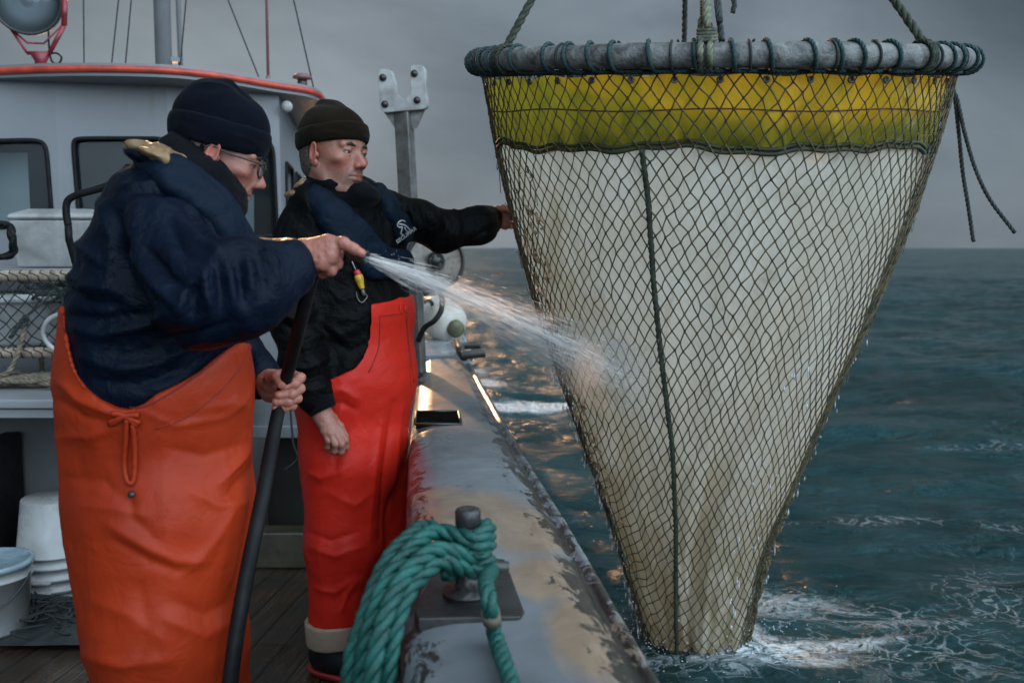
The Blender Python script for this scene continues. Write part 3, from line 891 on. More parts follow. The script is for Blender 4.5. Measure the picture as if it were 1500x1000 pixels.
def hauler_disc():
    c = P(637, 383, 4.5); k = 4.5 / 1400; R = 43 * k
    e = empty('hauler_wheel', (c[0], c[1], 0), 'pale round hauler wheel with dark rim half hidden behind the sprayed water', 'hauler wheel')
    ax = np.array([.25, -1, .15]); ax /= np.linalg.norm(ax)
    b = MB(); b.lathe([(0, .012), (R*.9, .012), (R*.9, -.02), (0, -.02)], c, ax, 48); b.build('disc', pm('worn_grey_disc', (.38,.36,.33), (.2,.185,.165), 22, .4, .25, .3, 40, metal=.1), e, bevel=.003)
    b = MB(); b.lathe([(R*.9, -.03), (R, -.03), (R, .025), (R*.93, .03), (R*.9, .02), (R*.9, -.03)], c, ax, 48); b.build('rim', M['black_metal'], e)
    b = MB(); b.lathe([(R*.34, .012), (R*.34, .02), (R*.27, .02), (R*.27, .016), (R*.13, .018), (R*.12, .045), (0, .045)], c, ax, 32); b.build('hub', M['grey_steel'], e)
    for a in range(6):
        t = np.cross(ax, [0,0,1.]); t /= np.linalg.norm(t); q = np.cross(ax, t)
        p_ = c + (t*math.cos(a*math.pi/3) + q*math.sin(a*math.pi/3)) * R*.2 + ax*.012
        b = MB(); b.lathe([(.007, 0), (.007, .016), (0, .016)], p_, ax, 6); b.build('bolt', M['black_metal'], e, False)
    # pedestal down to the deck
    b = MB(); b.box((-.05, -.05, 0), (.05, .05, c[2] - .02), None, (c[0] - .12, c[1] + .15, 0)); b.tube([(c[0]-.12, c[1]+.15, c[2]-.05), c - ax*.02], .04, 14); b.build('pedestal', M['white_paint'], e, False, bevel=.01)
    b = MB(); b.tube(crom([P(648, 438, 4.4), P(646, 455, 4.35), P(636, 470, 4.3), P(622, 480, 4.3), P(612, 500, 4.3)], 8), .0125, 10)
    b.tube(crom([P(648, 438, 4.4), P(640, 425, 4.4), P(620, 430, 4.4)], 6), .0125, 10); b.build('hydraulic_hose', M['rubber'], e)
hauler_disc()

# steel post with a white U-shaped crutch
def crutch():
    d = 4.55; k = d / 1400
    foot = np.array([P(602, 500, d)[0], d, RZ + .012])
    e = empty('crutch_post', foot, 'upright steel post topped by a white U-shaped crutch plate with four bolts', 'crutch post')
    top = P(591, 160, d); bot = P(600, 330, d); base = bot + (bot - top) * ((RZ + .005 - bot[2]) / (bot[2] - top[2]))
    T = (top - base) / np.linalg.norm(top - base)
    X = np.cross([0, 1., 0], T); X = -X if X[0] < 0 else X; X /= np.linalg.norm(X)
    Yv = np.cross(T, X); Yv = Yv if Yv[1] < 0 else -Yv
    ang = math.radians(18); X2 = X * math.cos(ang) + Yv * math.sin(ang); Y2 = Yv * math.cos(ang) - X * math.sin(ang)
    b = MB(); hw = 11 * k
    sq = [base + X2*hw*a + Y2*hw*c for a, c in ((1,1),(-1,1),(-1,-1),(1,-1))]
    b.prism(sq, (top - base) + T * 12 * k); b.build('post', M['galv'], e, False, bevel=.006)
    # plate outline in pixels
    o_ = [(555,104),(557,102),(572,102),(578,106),(582,118),(585,132),(590,143),(594,146),(598,143),(601,134),(603,118),(603,104),(602,98),(606,96),(618,96),(622,99),(623,107),(626,156),(624,160),(562,165),(557,160)]
    # centre of the mouth slopes: redraw with a wide V opening
    o_ = [(553,106),(557,101),(571,102),(575,108),(580,126),(583,140),(590,146),(598,144),(602,134),(601,120),(601,100),(603,96),(617,95),(622,100),(626,155),(622,160),(563,165),(557,160)]
    def rnd(poly, it=2):
        poly = np.array(poly, float)
        for _ in range(it):
            n = len(poly); q = []
            for i in range(n):
                a, c = poly[i], poly[(i+1) % n]; L_ = np.linalg.norm(c - a); f = min(.25, 2.5 / L_)
                q += [a + (c-a)*f, a + (c-a)*(1-f)]
            poly = np.array(q)
        return poly
    pl = [P(u, v, d - .05) for u, v in rnd(o_, 2)]
    b = MB(); b.prism(pl, (0.008, .035, 0)); b.build('crutch_plate', M['plastic_white'], e, False, bevel=.003)
    for u, v in ((561,114),(607,108),(564,153),(611,147)):
        b = MB(); b.lathe([(5.2*k, 0), (5.2*k, .006), (3*k, .008), (3*k, .018), (0, .018)], P(u, v, d - .05), (0, -1, 0), 12); b.build('bolt', M['black_metal'], e)
    b = MB()
    b.prism([P(562, 164, d-.01), P(584, 163, d-.01), P(586, 192, d-.01), P(580, 190, d-.01)], (0, .012, 0))
    b.prism([P(599, 162, d-.01), P(623, 160, d-.01), P(611, 187, d-.01), P(604, 189, d-.01)], (0, .012, 0))
    b.build('gusset', M['galv'], e, False)
crutch()
# ---------------------------------------------------------------- brailer net hanging from the hoist
ND0, ND1 = 3.2, 3.54
TAB = np.array([[92, 699, 1388], [105, 702, 1374], [150, 710, 1366], [212, 721, 1350], [320, 746, 1316], [430, 776, 1273], [540, 812, 1226],
                [650, 852, 1180], [780, 898, 1126], [870, 925, 1102], [945, 946, 1088], [1010, 962, 1078], [1060, 975, 1066]], float)
def prof(py):
    l = np.interp(py, TAB[:, 0], TAB[:, 1]); r = np.interp(py, TAB[:, 0], TAB[:, 2])
    d = ND0 + (ND1 - ND0) * (py - 92) / (945 - 92)
    return l, r, d
NPY = np.linspace(92, 1060, 400)
_c = []; _r = []
for py in NPY:
    l, r, d = prof(py)
    a, b = P(l, py, d), P(r, py, d)
    _c.append((a + b) / 2); _r.append(np.linalg.norm(b - a) / 2 * .985)
_c = np.array(_c); _r = np.array(_r)
for _ in range(30):
    _r[1:-1] = (_r[:-2] + _r[2:]) / 2 * .5 + _r[1:-1] * .5; _c[1:-1] = (_c[:-2] + _c[2:]) / 2 * .5 + _c[1:-1] * .5
_s = np.r_[0, np.cumsum(np.linalg.norm(np.diff(_c, axis=0), axis=1))]
NLEN = _s[-1]
TILT = math.radians(9.3)
def net_pt(s, th, extra=0.0):
    """s metres down the bag, th round it (0 = towards the camera, + = to starboard)"""
    s = np.asarray(s, float); th = np.asarray(th, float)
    c = np.stack([np.interp(s, _s, _c[:, k]) for k in range(3)], -1)
    r = np.interp(s, _s, _r) + extra
    tl = TILT * np.interp(s, [0, .3, .7, 2.3], [1, .68, .5, .3])
    x = r * np.sin(th); q = -r * np.cos(th)
    return c + np.stack([x, q * np.cos(tl), q * np.sin(tl)], -1)
def liner_off(s, th):
    """how far the canvas liner stands inside the netting: folds and a long twist"""
    f = .016 * np.sin(th * 9 + 1.2 * np.sin(s * 3)) + .008 * np.sin(th * 23 + s * 4)
    tw = (th - (.62 - .42 * s)); f = f - .045 * np.exp(-(tw / .09) ** 2) * np.clip((s - .25) * 1.5, 0, 1) + .03 * np.exp(-((tw - .17) / .12) ** 2) * np.clip((s - .25) * 1.5, 0, 1)
    for t1, a1 in ((-.75, .2), (.05, -.1), (.95, -.25), (.35, .1)): f = f + .012 * np.exp(-((th - t1 - a1 * s) / .05) ** 2) * np.clip((s - .3) * 2, 0, 1) - .012 * np.exp(-((th - t1 - .09 - a1 * s) / .05) ** 2) * np.clip((s - .3) * 2, 0, 1)
    tw = (th + .25 + .12 * s); f = f - .02 * np.exp(-(tw / .07) ** 2) * np.clip((s - .5) * 1.5, 0, 1)
    p = np.stack([np.sin(th) * 3, np.cos(th) * 3, s * 2.2], -1)
    f = f + .022 * fbm(p.reshape(-1, 3) * 1.2, 3, 3).reshape(s.shape) + .006 * fbm(p.reshape(-1, 3) * 5, 2, 7).reshape(s.shape)
    return np.minimum(-.022 + f * np.clip(s * 2.5, .15, 1), -.007)
def net_mats():
    def canvas(name, c1, c2, c3, tr, sc=2.5, zz=(-.95, -2.15)):
        m = bpy.data.materials.new(name); m.use_nodes = True; t = m.node_tree; t.nodes.clear()
        o = t.nodes.new('ShaderNodeOutputMaterial'); tc_ = t.nodes.new('ShaderNodeTexCoord').outputs['Object']
        n = noise_node(t, tc_, sc, 7, .62, .7, (1, 1, .45)); n2 = noise_node(t, tc_, 17, 6, .7, .8, (1, 1, .3)); n3 = noise_node(t, tc_, 5, 4, .6, 2.0, (1, 1, .35))
        c = ramp(t, n, [(.36, c2), (.58, c1)]); c = mixc(t, maprange(t, n2, .56, .78, 0, .6), c, c3)
        sep = t.nodes.new('ShaderNodeSeparateXYZ'); t.links.new(tc_, sep.inputs[0])
        if zz is None:
            va_ = t.nodes.new('ShaderNodeAttribute'); va_.attribute_name = 'down'; low = maprange(t, va_.outputs['Fac'], .40, .95, 0, 1)
        else: low = maprange(t, sep.outputs['Z'], zz[0], zz[1], 0, 1)
        f = t.nodes.new('ShaderNodeMath'); f.operation = 'MULTIPLY'; t.links.new(low, f.inputs[0]); t.links.new(maprange(t, n3, .3, .62, .25, 1), f.inputs[1])
        c = mixc(t, f.outputs[0], c, c3)
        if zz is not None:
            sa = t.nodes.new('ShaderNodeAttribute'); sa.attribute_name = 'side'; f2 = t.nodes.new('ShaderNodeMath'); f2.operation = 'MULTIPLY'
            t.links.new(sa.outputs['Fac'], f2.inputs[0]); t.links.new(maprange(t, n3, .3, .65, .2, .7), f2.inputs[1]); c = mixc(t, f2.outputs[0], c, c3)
        pb = t.nodes.new('ShaderNodeBsdfPrincipled'); pb.inputs['Roughness'].default_value = .35; pb.inputs['Specular IOR Level'].default_value = .45
        t.links.new(c, pb.inputs['Base Color']); tb = t.nodes.new('ShaderNodeBsdfTranslucent'); t.links.new(c, tb.inputs['Color'])
        bp = t.nodes.new('ShaderNodeBump'); bp.inputs['Strength'].default_value = .5; bp.inputs['Distance'].default_value = .012
        t.links.new(noise_node(t, tc_, 9, 6, .6, 1.2, (1, 1, .5)), bp.inputs['Height']); t.links.new(bp.outputs[0], pb.inputs['Normal'])
        ms = t.nodes.new('ShaderNodeMixShader'); ms.inputs[0].default_value = tr
        t.links.new(pb.outputs[0], ms.inputs[1]); t.links.new(tb.outputs[0], ms.inputs[2]); t.links.new(ms.outputs[0], o.inputs['Surface'])
        return m
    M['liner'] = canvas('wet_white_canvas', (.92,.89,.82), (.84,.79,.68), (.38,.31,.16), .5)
    M['yellow_band'] = canvas('algae_yellow_canvas', (.50,.38,.025), (.32,.30,.022), (.06,.078,.010), .40, 9, None)
net_mats()
M['twine'] = pm('dark_green_twine', (.13,.10,.045), (.022,.021,.011), 30, .7, None, .4, 200, .001)
M['ring_tube'] = pm('weathered_grey_tube', (.19,.19,.18), (.045,.045,.042), 22, .75, .6, 1.0, 45, .008, stretch=(1,1,1), lo=.36, hi=.6)
M['hem'] = pm('dark_hem', (.035,.045,.015), (.02,.02,.01), 20, .7, None, .4, 80)
net_top = net_pt(0, 0) * 0 + _c[0]
net_e = empty('brailer_net', net_top, 'tall tapering brailer of dark mesh over a wet white liner, its foot in the sea', 'fishing net')
RT = .0325
def net_ring():
    th = np.linspace(0, 2 * math.pi, 241)[:-1]
    wob = 1 + .006 * np.sin(3 * th + 1) + .004 * np.sin(5 * th)
    pts = net_pt(np.zeros_like(th), th, .012)
    pts = _c[0] + (pts - _c[0]) * wob[:, None]
    b = MB(); b.tube(pts, RT * (1 + .03 * np.sin(th * 11)), 18, closed=True)
    b.build('hoop', M['ring_tube'], net_e)
    def on_tube(t, a, rr):
        """point on the tube surface: a = angle round the tube (0 = top, 90 = outer side)"""
        i = t / (2 * math.pi) * 240 % 240
        i0 = int(i); f = i - i0
        c = pts[i0] * (1 - f) + pts[(i0 + 1) % 240] * f
        o = c - _c[0]; o = o / np.linalg.norm(o)
        tl = TILT; upv = np.array([0, -math.sin(tl), math.cos(tl)])
        # face out = away from the centre
        return c + rr * (upv * math.cos(a) + o * math.sin(a))
    # one lashing line wound round the hoop, running on under it between turns
    b = MB(); rnd = random.Random(5)
    ths = []
    t = -math.pi
    while t < math.pi:
        side = abs(math.sin(t))
        ths.append(t + rnd.uniform(-.012, .012)); t += (.128 if side < .93 else .085) * rnd.uniform(.6, 1.35)
    path = []
    rl = .0062
    for k, t0 in enumerate(ths):
        wdt = rnd.uniform(.03, .07)
        for a in range(180, 541, 24):
            f = (a - 180) / 360
            path.append(on_tube(t0 + wdt * (f - .5) , math.radians(a), RT + rl * .75))
        nx = ths[k + 1] if k + 1 < len(ths) else t0
        path.append(on_tube((t0 + nx) / 2 + .01, math.radians(178 + rnd.uniform(-12, 12)), RT + rl * .9))
    rope_geo(b, crom(path, 2), rl, rl * 6, seg=5, step=.008)
    b.build('lashing', M['teal_lash'], net_e)
    # thinner dark lashing, second line, at uneven places
    for t0 in ths[::2]:
        t1 = t0 + rnd.uniform(.03, .09); 
        q = [on_tube(t1 + .02 * f, 2 * math.pi * f, RT + .0035) for f in np.linspace(0, 1, 22)]
        b = MB(); b.tube(q, .0036, 6); b.build('seizing', M['charcoal_rope'], net_e)
    b = MB()
    tt = np.linspace(0, 2 * math.pi, 200)[:-1]
    b.tube(net_pt(np.full_like(tt, .045) , tt, .004), .0065, 6, closed=True)
    b.build('head_rope', M['charcoal_rope'], net_e)
    return on_tube
on_tube = net_ring()
def sheet(name, s0f, s1f, m, off=0, ns=90, nth=260):
    th = np.linspace(0, 2 * math.pi, nth + 1)[:-1]
    a = np.linspace(0, 1, ns)
    A, T = np.meshgrid(a, th, indexing='ij')
    s = s0f(T) + (s1f(T) - s0f(T)) * A
    Tn = (T + math.pi) % (2 * math.pi) - math.pi
    lump = (.010 * np.sin(T * 21 + 2 * np.sin(T * 3)) + .014 * fbm(np.stack([np.sin(T)*9, np.cos(T)*9, s*9], -1).reshape(-1, 3), 3, 6).reshape(s.shape)) * (name == 'yellow_band')
    if name == 'yellow_band': lump = np.minimum(lump - .006 + liner_off(s, Tn), -.012) - liner_off(s, Tn)
    V = net_pt(s, T, liner_off(s, Tn) + off + lump)
    V = V.reshape(-1, 3)
    i = np.arange(ns - 1)[:, None] * nth; k = np.arange(nth)[None, :]; k2 = (k + 1) % nth
    F = np.stack([i + k, i + nth + k, i + nth + k2, i + k2], -1).reshape(-1, 4)
    o = mesh_obj(name, V, F, m, net_e)
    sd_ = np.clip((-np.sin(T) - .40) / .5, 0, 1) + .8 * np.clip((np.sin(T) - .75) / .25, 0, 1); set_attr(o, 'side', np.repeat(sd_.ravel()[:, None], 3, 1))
    set_attr(o, 'down', np.repeat(A.ravel()[:, None], 3, 1))
    return o
hemf = lambda T:   .272 + .006 * np.sin(T * 7 + 1) + .006 * np.sin(T * 13 + 2.2) + .004 * np.sin(T * 31)
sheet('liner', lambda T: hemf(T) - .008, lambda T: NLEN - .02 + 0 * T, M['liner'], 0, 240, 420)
sheet('yellow_band', lambda T: .055 + .004 * np.sin(T * 24), hemf, M['yellow_band'], .012, 40, 420)
tt = np.linspace(0, 2 * math.pi, 400)[:-1]; tn = (tt + math.pi) % (2 * math.pi) - math.pi
b = MB(); b.tube(net_pt(hemf(tt), tt, np.maximum(liner_off(hemf(tt), tn), -.016) + .013), .0062, 6, closed=True); b.tube(net_pt(hemf(tt) - .014, tt, np.maximum(liner_off(hemf(tt), tn), -.016) + .013), .0052, 6, closed=True)
b.build('hem', M['hem'], net_e)
b = MB(); b.tube(net_pt(.155 + .004 * np.sin(tt * 9), tt, 0 * tt - .002), .0024, 5, closed=True); b.build('stitching', pm('brown_thread', (.1,.035,.02), None, 20, .7), net_e)
# eyelets
for k, t0 in enumerate(np.linspace(-math.pi, math.pi, 41)[:-1]):
    c = net_pt(.068, t0, .0) ; n = c - _c[0]; n[2] = 0; n /= np.linalg.norm(n)
    b = MB(); b.lathe([(.004, .0), (.004, .004), (.009, .004), (.010, 0), (.009, -.003)], c, n, 12); b.build('eyelet', M['galv'], net_e)
# dark seam rope down the front
b = MB(); ss = np.linspace(.27, NLEN - .1, 60)
def th_of(px_line, s):
    return np.interp(s, px_line[0], px_line[1])
seam = ([.34, .7, 1.1, 1.6, 2.1, 2.6], [-.335, -.345, -.335, -.24, -.14, -.1])
def th_seam(sv):
    T_ = np.linspace(-.9, .4, 200); u_, v_ = proj(net_pt(np.full(200, sv), T_, .001))
    tx = np.interp(v_, [205, 300, 400, 520, 650, 780, 900, 960], [938, 950, 956, 968, 984, 990, 990, 992])
    return T_[np.argmin(np.abs(u_ - tx))]
tt_ = np.array([th_seam(v) for v in ss]); tt_[1:-1] = (tt_[:-2] + tt_[1:-1] + tt_[2:]) / 3
q = net_pt(ss, tt_, .001)
rope_geo(b, q, .0085, .07, seg=6); b.build('seam_rope', M['olive_rope'], net_e)

# the netting itself: diamonds that are taken in row by row
def netting():
    rnd = np.random.default_rng(3)
    n = 110; th = np.arange(n) * 2 * math.pi / n
    s = .03; rows = [(s, th)]; E = []
    gid = np.arange(n); rows_ids = [gid]; pos = [np.stack([np.full(n, s), th], 1)]; cnt = n
    row = 0
    while s < NLEN - .04:
        row += 1
        r = float(np.interp(s, _s, _r))
        want = max(34, 2 * math.pi * r / .0465)
        mid = th + np.diff(np.r_[th, th[0] + 2 * math.pi]) / 2
        par = [[i, (i + 1) % len(th)] for i in range(len(th))]
        drop = int(min(5, max(0, round(len(th) - want))))
        if drop and row % 2 == 0 and s > .5:
            tm_ = (mid + math.pi) % (2 * math.pi) - math.pi
            cand = [i for i in range(len(mid) - 2) if abs(tm_[i]) > 1.35]
            ks = sorted(rnd.choice(cand, min(drop, len(cand) // 3), replace=False), reverse=True)
            mid = list(mid); last = 1e9
            for k in ks:
                if last - k < 3: continue
                last = k
                mid[k] = (mid[k] + mid[k + 1]) / 2
                par[k] = sorted(set(par[k] + par[k + 1])); del mid[k + 1]; del par[k + 1]
            mid = np.array(mid)
        for _ in range(30):
            nb = (np.r_[mid[-1] - 2 * math.pi, mid[:-1]] + np.r_[mid[1:], mid[0] + 2 * math.pi]) / 2
            mid = mid + .5 * (nb - mid)
        cell = 2 * math.pi * r / len(mid)
        s += min(.036, max(.022, cell * .78))
        ids = np.arange(len(mid)) + cnt; cnt += len(mid)
        jit = rnd.normal(0, .0028, (len(mid), 2)); jit[:, 1] /= max(r, .15)
        pos.append(np.stack([s + jit[:, 0] + .010 * np.sin(mid * 5 + s * 3) + .008 * np.sin(mid * 11 - s * 5), mid + jit[:, 1] + .012 * np.sin(s * 9 + mid * 3)], 1))
        for i, pr in enumerate(par):
            for p_ in pr: E.append((rows_ids[-1][p_ % len(rows_ids[-1])], ids[i]))
        rows_ids.append(ids); th = mid
    Q = np.concatenate(pos)
    X = net_pt(Q[:, 0], Q[:, 1], .004)
    ctr = np.stack([np.interp(Q[:, 0], _s, _c[:, k]) for k in range(3)], -1)
    E = np.array(E)
    out_ = X - ctr; out_ /= np.linalg.norm(out_, axis=1)[:, None]
    A = X[E[:, 0]]; B = X[E[:, 1]]; mid = (A + B) / 2 + (out_[E[:, 0]]) * -.0 + np.random.default_rng(2).normal(0, .0009, A.shape)
    r0 = .0020
    # each bar: 3 rings of 4
    D = B - A; D /= np.linalg.norm(D, axis=1)[:, None]
    nn = out_[E[:, 0]]; sd_ = np.cross(D, nn); sd_ /= np.linalg.norm(sd_, axis=1)[:, None]; nn = np.cross(sd_, D)
    V = []
    for c in (A, mid, B):
        for a in range(4):
            t = a * math.pi / 2
            V.append(c + r0 * (math.cos(t) * nn + math.sin(t) * sd_))
    V = np.stack(V, 1)            # (nE, 12, 3)
    base = (np.arange(len(E)) * 12)[:, None]
    F = []
    for g in (0, 4):
        for a in range(4):
            a2 = (a + 1) % 4
            F.append(np.concatenate([base + g + a, base + g + a2, base + g + 4 + a2, base + g + 4 + a], 1))
    F = np.concatenate(F)
    V = V.reshape(-1, 3)
    # knots: small lumps
    ph = np.array([[0,0,1],[1,0,0],[0,1,0],[-1,0,0],[0,-1,0],[0,0,-1]], float)
    kr = .0042
    tz = np.array([0, 0, 1.])
    K = []
    for v_ in ph:
        K.append(X + kr * (v_[2] * 1.35 * tz + v_[0] * out_ + v_[1] * np.cross(out_, tz)))
    K = np.stack(K, 1).reshape(-1, 3)
    kb = (np.arange(len(X)) * 6)[:, None] + len(V)
    tri = [(0,1,2),(0,2,3),(0,3,4),(0,4,1),(5,2,1),(5,3,2),(5,4,3),(5,1,4)]
    KF = np.concatenate([np.concatenate([kb + a, kb + b_, kb + c, kb + c], 1) for a, b_, c in tri])
    # degenerate fourth corner -> build as separate triangles through from_pydata is slow; use thin quads instead
    KF = np.concatenate([np.concatenate([kb + a, kb + b_, kb + c, kb + d], 1) for a, b_, c, d in ((0,1,5,4),(0,2,5,1),(0,3,5,2),(0,4,5,3))])
    o = mesh_obj('netting', np.concatenate([V, K]), np.concatenate([F, KF]), M['twine'], net_e)
    return X, Q
netX, netQ = netting()
# loose slack netting and weed bunched on the port side and frayed ends
b = MB(); rnd = random.Random(9)
for k in range(110):
    s0 = rnd.uniform(.3, 2.2); t0 = rnd.choice([-1.45, -1.3, -1.2, 1.35]) + rnd.uniform(-.18, .18)
    ln = rnd.randint(3, 6); pts = []
    for j in range(ln):
        pts.append(net_pt(s0 + j * rnd.uniform(.008, .03), t0 + rnd.uniform(-.03, .03), rnd.uniform(.004, .02)))
    b.tube(crom(pts, 3), rnd.uniform(.001, .0018), 4)
for k in range(170):
    s0 = rnd.uniform(1.55, 2.4); t0 = rnd.gauss(1.25, .16)
    pts = [net_pt(s0 + j * rnd.uniform(.004, .03), t0 + rnd.uniform(-.05, .05), rnd.uniform(.003, .022)) for j in range(5)]
    b.tube(crom(pts, 3), rnd.uniform(.0012, .0024), 4)
tag(b.build('loose_twine', M['twine'], net_e), kind='stuff')
b = MB()
for k in range(46):
    s0 = .45 + 1.1 * (k / 46) + rnd.uniform(-.02, .02); t0 = -1.12 + rnd.uniform(-.03, .03) + .1 * math.sin(k)
    pts = [net_pt(s0 + j * .012, t0 + rnd.uniform(-.02, .02), rnd.uniform(.004, .018)) for j in range(4)]
    b.tube(crom(pts, 3), [rnd.uniform(.002, .006) for _ in range(10)], 5)
tag(b.build('caught_weed', pm('pale_weed', (.42,.27,.15), (.2,.13,.07), 30, .5), net_e), kind='stuff')

# hoisting ropes to the hook above the picture
apex = P(1012, -430, 3.15)
def hoist():
    e = empty('hoisting_bridle', apex, 'green rope bridle legs holding up the hoop of the net', 'rope')
    a1 = on_tube(math.asin(-.86), 0, RT + .01); a1 = on_tube(-1.0, 0, RT + .008)
    def leg(top_t, p_extra, R, m, name='bridle_leg'):
        b = MB(); rope_geo(b, crom([on_tube(top_t, 0, RT + .004)] + p_extra + [apex], 6), R, seg=6); b.build(name, m, e)
    tl = next(t for t in np.linspace(-1.5, -.5, 400) if proj(on_tube(t, 0, RT)[None])[0][0] > 742)
    tr_ = next(t for t in np.linspace(.5, 1.5, 400) if proj(on_tube(t, 0, RT)[None])[0][0] > 1352)
    tm = next(t for t in np.linspace(-.5, .5, 400) if proj(on_tube(t, 0, RT)[None])[0][0] > 1036)
    leg(tl, [], .012, M['olive_rope']); leg(tr_, [], .012, M['olive_rope'])
    tb = math.pi - .05
    b = MB(); rope_geo(b, crom([on_tube(tb, 0, RT + .004), apex], 6), .011, seg=6); b.build('bridle_leg', M['charcoal_rope'], e)
    # knots where the legs sit on the hoop
    for t0, m in ((tl, 'olive_rope'), (tr_, 'olive_rope')):
        b = MB()
        for dt_ in (-.012, .0, .012):
            q = [on_tube(t0 + dt_, 2 * math.pi * f, RT + .007) for f in np.linspace(0, 1, 24)]
            rope_geo(b, np.array(q), .006, seg=5)
        b.build('hitch', M[m], e)
    # middle leg: an eye splice of mossy rope
    b = MB(); dmid = on_tube(tm, 0, RT)[1] - .005
    rope_geo(b, crom([on_tube(tm - .02, math.radians(200), RT + .012), on_tube(tm - .02, math.radians(90), RT + .012), P(1027, 48, dmid), P(1026, 34, dmid), P(1033, 18, dmid), P(1033, -10, dmid), apex], 8), .0085, seg=6)
    rope_geo(b, crom([on_tube(tm + .01, math.radians(200), RT + .012), on_tube(tm + .008, math.radians(90), RT + .012), P(1041, 48, dmid), P(1038, 34, dmid), P(1032, 18, dmid + .012), P(1036, -10, dmid), apex], 8), .0085, seg=6)
    b.build('bridle_leg', M['mossy_rope'], e)
    b = MB()
    for k in range(4):
        y = 43 + k * 5; q = [P(1035 + 13 * math.cos(a), y + 1.5 * math.sin(a * .5), dmid - .016 * math.sin(a)) for a in np.linspace(0, 2 * math.pi, 20)]
        b.tube(q[:-1], .005, 6, closed=True)
    for k in range(5):
        y = 2 + k * 4.5; q = [P(1033 + 6 * math.cos(a), y, dmid - .010 * math.sin(a)) for a in np.linspace(0, 2 * math.pi, 14)]
        b.tube(q[:-1], .0045, 6, closed=True)
    b.build('whipping', M['mossy_rope'], e)
    b = MB(); rope_geo(b, crom([on_tube(tm + .045, 0, RT + .002), P(1053, 20, dmid + .02), P(1050, -20, dmid + .02), apex], 8), .0085, seg=6); 
    rope_geo(b, crom([P(1052, 22, dmid + .02), P(1047, -20, dmid + .02), apex + np.array([-.01, 0, 0])], 8), .006, seg=6)
    b.build('bridle_leg', M['charcoal_rope'], e)
    # hook, shackle and the hoist wire
    b = MB(); b.tube(crom([apex + np.array([0,0,-.02]), apex + np.array([-.05,0,.02]), apex + np.array([-.05,0,.09]), apex + np.array([0,0,.16]), apex + np.array([0,0,.3])], 8), .014, 12); b.build('hook', M['galv'], e)
    b = MB(); b.tube([apex + np.array([0,0,.28]), apex + np.array([-1.2,-.2,2.6])], .008, 8); b.build('hoist_wire', M['wire'], e)
    # short dangling end
    b = MB(); rope_geo(b, crom([P(1068, -60, 3.0), P(1071, -10, 3.0), P(1076, 5, 3.0), P(1073, 19, 3.0)], 8), .0085, seg=6)
    rope_geo(b, crom([apex, P(1040, -250, 3.05), P(1068, -60, 3.0)], 8), .0085, seg=6); b.build('loose_end', M['charcoal_rope'], e)
hoist()
# two cod-line tails hanging at the starboard end of the hoop
def tails():
    a = net_pt(.06, 1.5, .01); d = a[1]
    e = empty('tie_rope', a, 'pair of dark rope tails hanging free from the right end of the hoop', 'rope')
    b = MB(); rope_geo(b, crom([a, P(1396, 130, d), P(1404, 190, d), P(1410, 250, d), P(1418, 300, d), P(1426, 354, d)], 8), .0068, seg=6); b.build('tail', M['charcoal_rope'], e)
    b = MB(); rope_geo(b, crom([a, P(1400, 140, d), P(1412, 190, d - .02), P(1428, 245, d - .03), P(1450, 292, d - .04), P(1487, 341, d - .05)], 8), .0068, seg=6); b.build('tail', M['charcoal_rope'], e)
    b = MB()
    for k in range(3): b.tube([a + np.array([.012*math.cos(t), .012*math.sin(t), -.008*k + .004 * math.sin(t)]) for t in np.linspace(0, 6.28, 12)][:-1], .006, 6, closed=True)
    b.build('knot', M['charcoal_rope'], e)
tails()
# splash and drips round the foot of the net
def splash():
    rnd = np.random.default_rng(8); mb = MB()
    ico = np.array([[0,0,1],[1,0,0],[0,1,0],[-1,0,0],[0,-1,0],[0,0,-1]], float); T8 = [(0,1,2),(0,2,3),(0,3,4),(0,4,1),(5,2,1),(5,3,2),(5,4,3),(5,1,4)]
    for k in range(700):
        t = rnd.uniform(-2.2, 2.2); sf = 1 if rnd.random() < .55 else 0
        if sf:
            c0 = net_pt(2.15, t, rnd.exponential(.14)); z = SEA + rnd.exponential(.035)
            c = np.array([c0[0], c0[1], z])
        else:
            s = rnd.uniform(.9, 2.2); c = net_pt(s, rnd.choice([-1.6, -1.3, 1.4, 1.55, .45]) + rnd.normal(0, .1), rnd.uniform(.006, .03))
        r = rnd.uniform(.0012, .0036); st = 1 if sf else rnd.uniform(1.5, 9)
        mb.add(ico * np.array([r, r, r * st]) + c, T8)
    return mb

def droplet_mat():
    m, t, b = newmat('water_droplets')
    b.inputs['Base Color'].default_value = (.85,.88,.9,1); b.inputs['Roughness'].default_value = .08
    b.inputs['Transmission Weight'].default_value = .55; b.inputs['IOR'].default_value = 1.33
    return m
M['drops'] = droplet_mat()
tag(splash().build('splash', M['drops'], None), 'fine drips and splashes of water round the foot of the net', 'splash', None, 'stuff')
